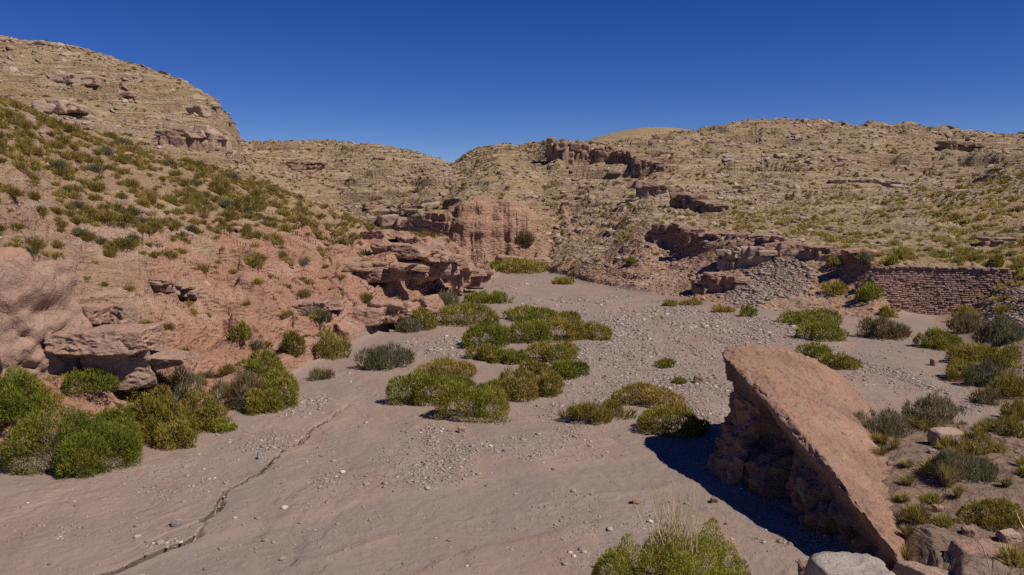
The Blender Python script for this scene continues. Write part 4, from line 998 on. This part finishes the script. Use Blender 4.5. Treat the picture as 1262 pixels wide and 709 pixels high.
# ------------------------------------------------------------------ loose stones: bed gravel, hill rubble, talus
ST = [rock_geo(60 + i, 1, (1, .8, .5), .3, 0, 10) for i in range(10)]; ST2 = [rock_geo(80 + i, 2, (1, .8, .45), .4, .03, 14) for i in range(12)]
gv = gravel[:-1, :-1]; bd = bed[:-1, :-1]
n_ = 46000
pg, ng = scatter(rng, (gv ** 2.2 * 1.0 * (.15 + 1.3 * sstep(-.1, .3, fbm(cxy[..., 0] / .8, cxy[..., 1] / 2.2, o=3, s=130))) + .014) * bd * (CT < 2.02) * np.where(cxy[..., 1] < 95, 1, 0) / np.maximum(cxy[..., 1] / 30, .5) ** 1.2, n_)
sz = np.clip(rng.lognormal(-3.0, .6, n_), .02, .26) * np.clip(pg[:, 1] / 34, .75, 1.5)
ordg = np.argsort(-sz / pg[:, 1]); big_ = ordg[:260]; sm = ordg[260:]
TONE = ['dark grey', 'dark grey', 'grey brown', 'grey brown', 'pinkish', 'reddish', 'reddish', 'grey', 'grey', 'pale grey', 'pale', 'whitish']
SP = [mesh_np('river_stone', V, Fc, [M_GRAVEL], dict(rnd=np.full(len(V), r_))) for (V, Fc), r_ in zip(ST2, np.linspace(.05, 1, 12))]
for k_ in big_:
    ti_ = rng.randint(12); o = link('river_stone', SP[ti_]); wx_, wy_ = pg[k_][0], pg[k_][1]
    zone = 'the sand left of the crack' if wx_ < -4.5 and wy_ < 30 else 'the sand near the bottom edge' if wy_ < 20 else 'the gravel bar in front of the island shrubs' if wy_ < 27 and wx_ < 3 else 'the gravel behind the huge boulder' if wx_ > 3 else 'the bed beside the island shrubs'; o.location = pg[k_] + np.array([0, 0, .06 * sz[k_]]); o.scale = [sz[k_]] * 3; o.rotation_euler = (0, 0, rng.uniform(0, 6.28))
    tag(o, TONE[ti_] + ' stone lying on ' + zone, 'stone', 'larger stones scattered over the river bed')
link('gravel', many('gravel', ST, pg[sm] + np.array([0, 0, .004]), sz[sm], rng.uniform(0, 6.28, len(sm)), rng.uniform(0, 1, len(sm)), [M_GRAVEL]), kind='stuff')
# talus piles
def ellipse_mask(u, v, a, b): return ((CUU - u) / a) ** 2 + ((vrow - v) / b) ** 2 < 1
with np.errstate(divide='ignore'): vrow = CV + F * np.tan(np.arctan((CAMH - cxy[..., 2]) / cxy[..., 1]) - PITCH)
tal = np.zeros_like(AREA)
tal += ellipse_mask(955, 342, 48, 26) * 8 + ellipse_mask(922, 365, 30, 14) * 7 + ellipse_mask(1238, 382, 50, 26) * 3.5 + ellipse_mask(1130, 396, 40, 12) * 2 + ellipse_mask(820, 335, 120, 40) * 0.7 + ellipse_mask(1180, 410, 50, 16) * 1
tal *= sl_ * (CT < 4.0)
n_ = 8000; pt, nt = scatter(rng, tal, n_); szt = np.clip(rng.lognormal(-2.25, .55, n_), .06, .6)
link('talus', many('talus', ST2[:6], pt + np.array([0, 0, .02]), szt, rng.uniform(0, 6.28, n_), rng.uniform(0, 1, n_), [M_TALUS]), kind='stuff')
# hillside rubble and slabs
hr = np.zeros_like(AREA); rkc = rk[:-1, :-1]
clr = .3 + 1.6 * sstep(-.1, .3, fbm(cxy[..., 0] / 12, cxy[..., 1] / 6, o=4, s=120))
hr += (CT > 5.6) * (CT < 9.05) * .55 * clr + (CUU > 650) * (CUU < 1000) * (CT > 2.1) * (CT < 7) * 1.0 * clr + LEFT * .16 + (CUU > 1000) * (CT > 2.1) * (CT < 6) * .25
hr += (CUU < 310) * (CT > 6.5) * (CT < 9.05) * .6 + (CUU > 640) * (CUU < 800) * (CT > 5) * (CT < 8) * .5
hr *= sl_ * (1 - cl_) * (NRM[..., 2] > .55) / np.clip(cxy[..., 1] / 60, .4, 3)
n_ = 26000; ph, nh = scatter(rng, hr, n_)
szh = np.clip(rng.lognormal(-1.25, .55, n_) * np.clip(ph[:, 1] / 90, .22, 1.7), .07, 3.2)
ordh = np.argsort(-szh / ph[:, 1]); bigh = ordh[:280]; smh = ordh[280:]
SL = [rock_geo(130 + i, 3, (1.2, .9, .34), 1.0, .05, 8) for i in range(10)]
SPH = [mesh_np('slope_rock', V, Fc, [M_RED if i % 3 == 0 else M_TAN], dict(rnd=np.full(len(V), i / 10)), smooth=True) for i, (V, Fc) in enumerate(SL)]
for k_ in bigh:
    pr = SPH[rng.randint(10)]; o = link('slope_rock', pr); o.location = ph[k_]; o.scale = [min(szh[k_], 3.2)] * 3; o.rotation_euler = (rng.uniform(-.15, .15), rng.uniform(-.2, .2), rng.uniform(-.6, .6))
    lf = ph[k_][0] < -2; pi_ = SPH.index(pr); tn_ = ('reddish' if pi_ % 3 == 0 else 'tan'); zn_ = ' near the river bed' if ph[k_][1] < 60 else ' half way up' if ph[k_][1] < 110 else ' high up'
    tag(o, tn_ + (' broken rock slab lying on the left hillside' if lf else ' broken rock slab lying on the rubbly right hillside') + zn_, 'rock', 'loose rocks on the left hillside' if lf else 'loose rocks on the right hillside')
link('rubble', many('rubble', [rock_geo(150 + i, 2, (1.1, .85, .34), 1.0, .03, 7) for i in range(8)], ph[smh], szh[smh], rng.uniform(-.7, .7, len(smh)), rng.uniform(0, 1, len(smh)), [M_SCREE], nrm=nh[smh]), kind='stuff')
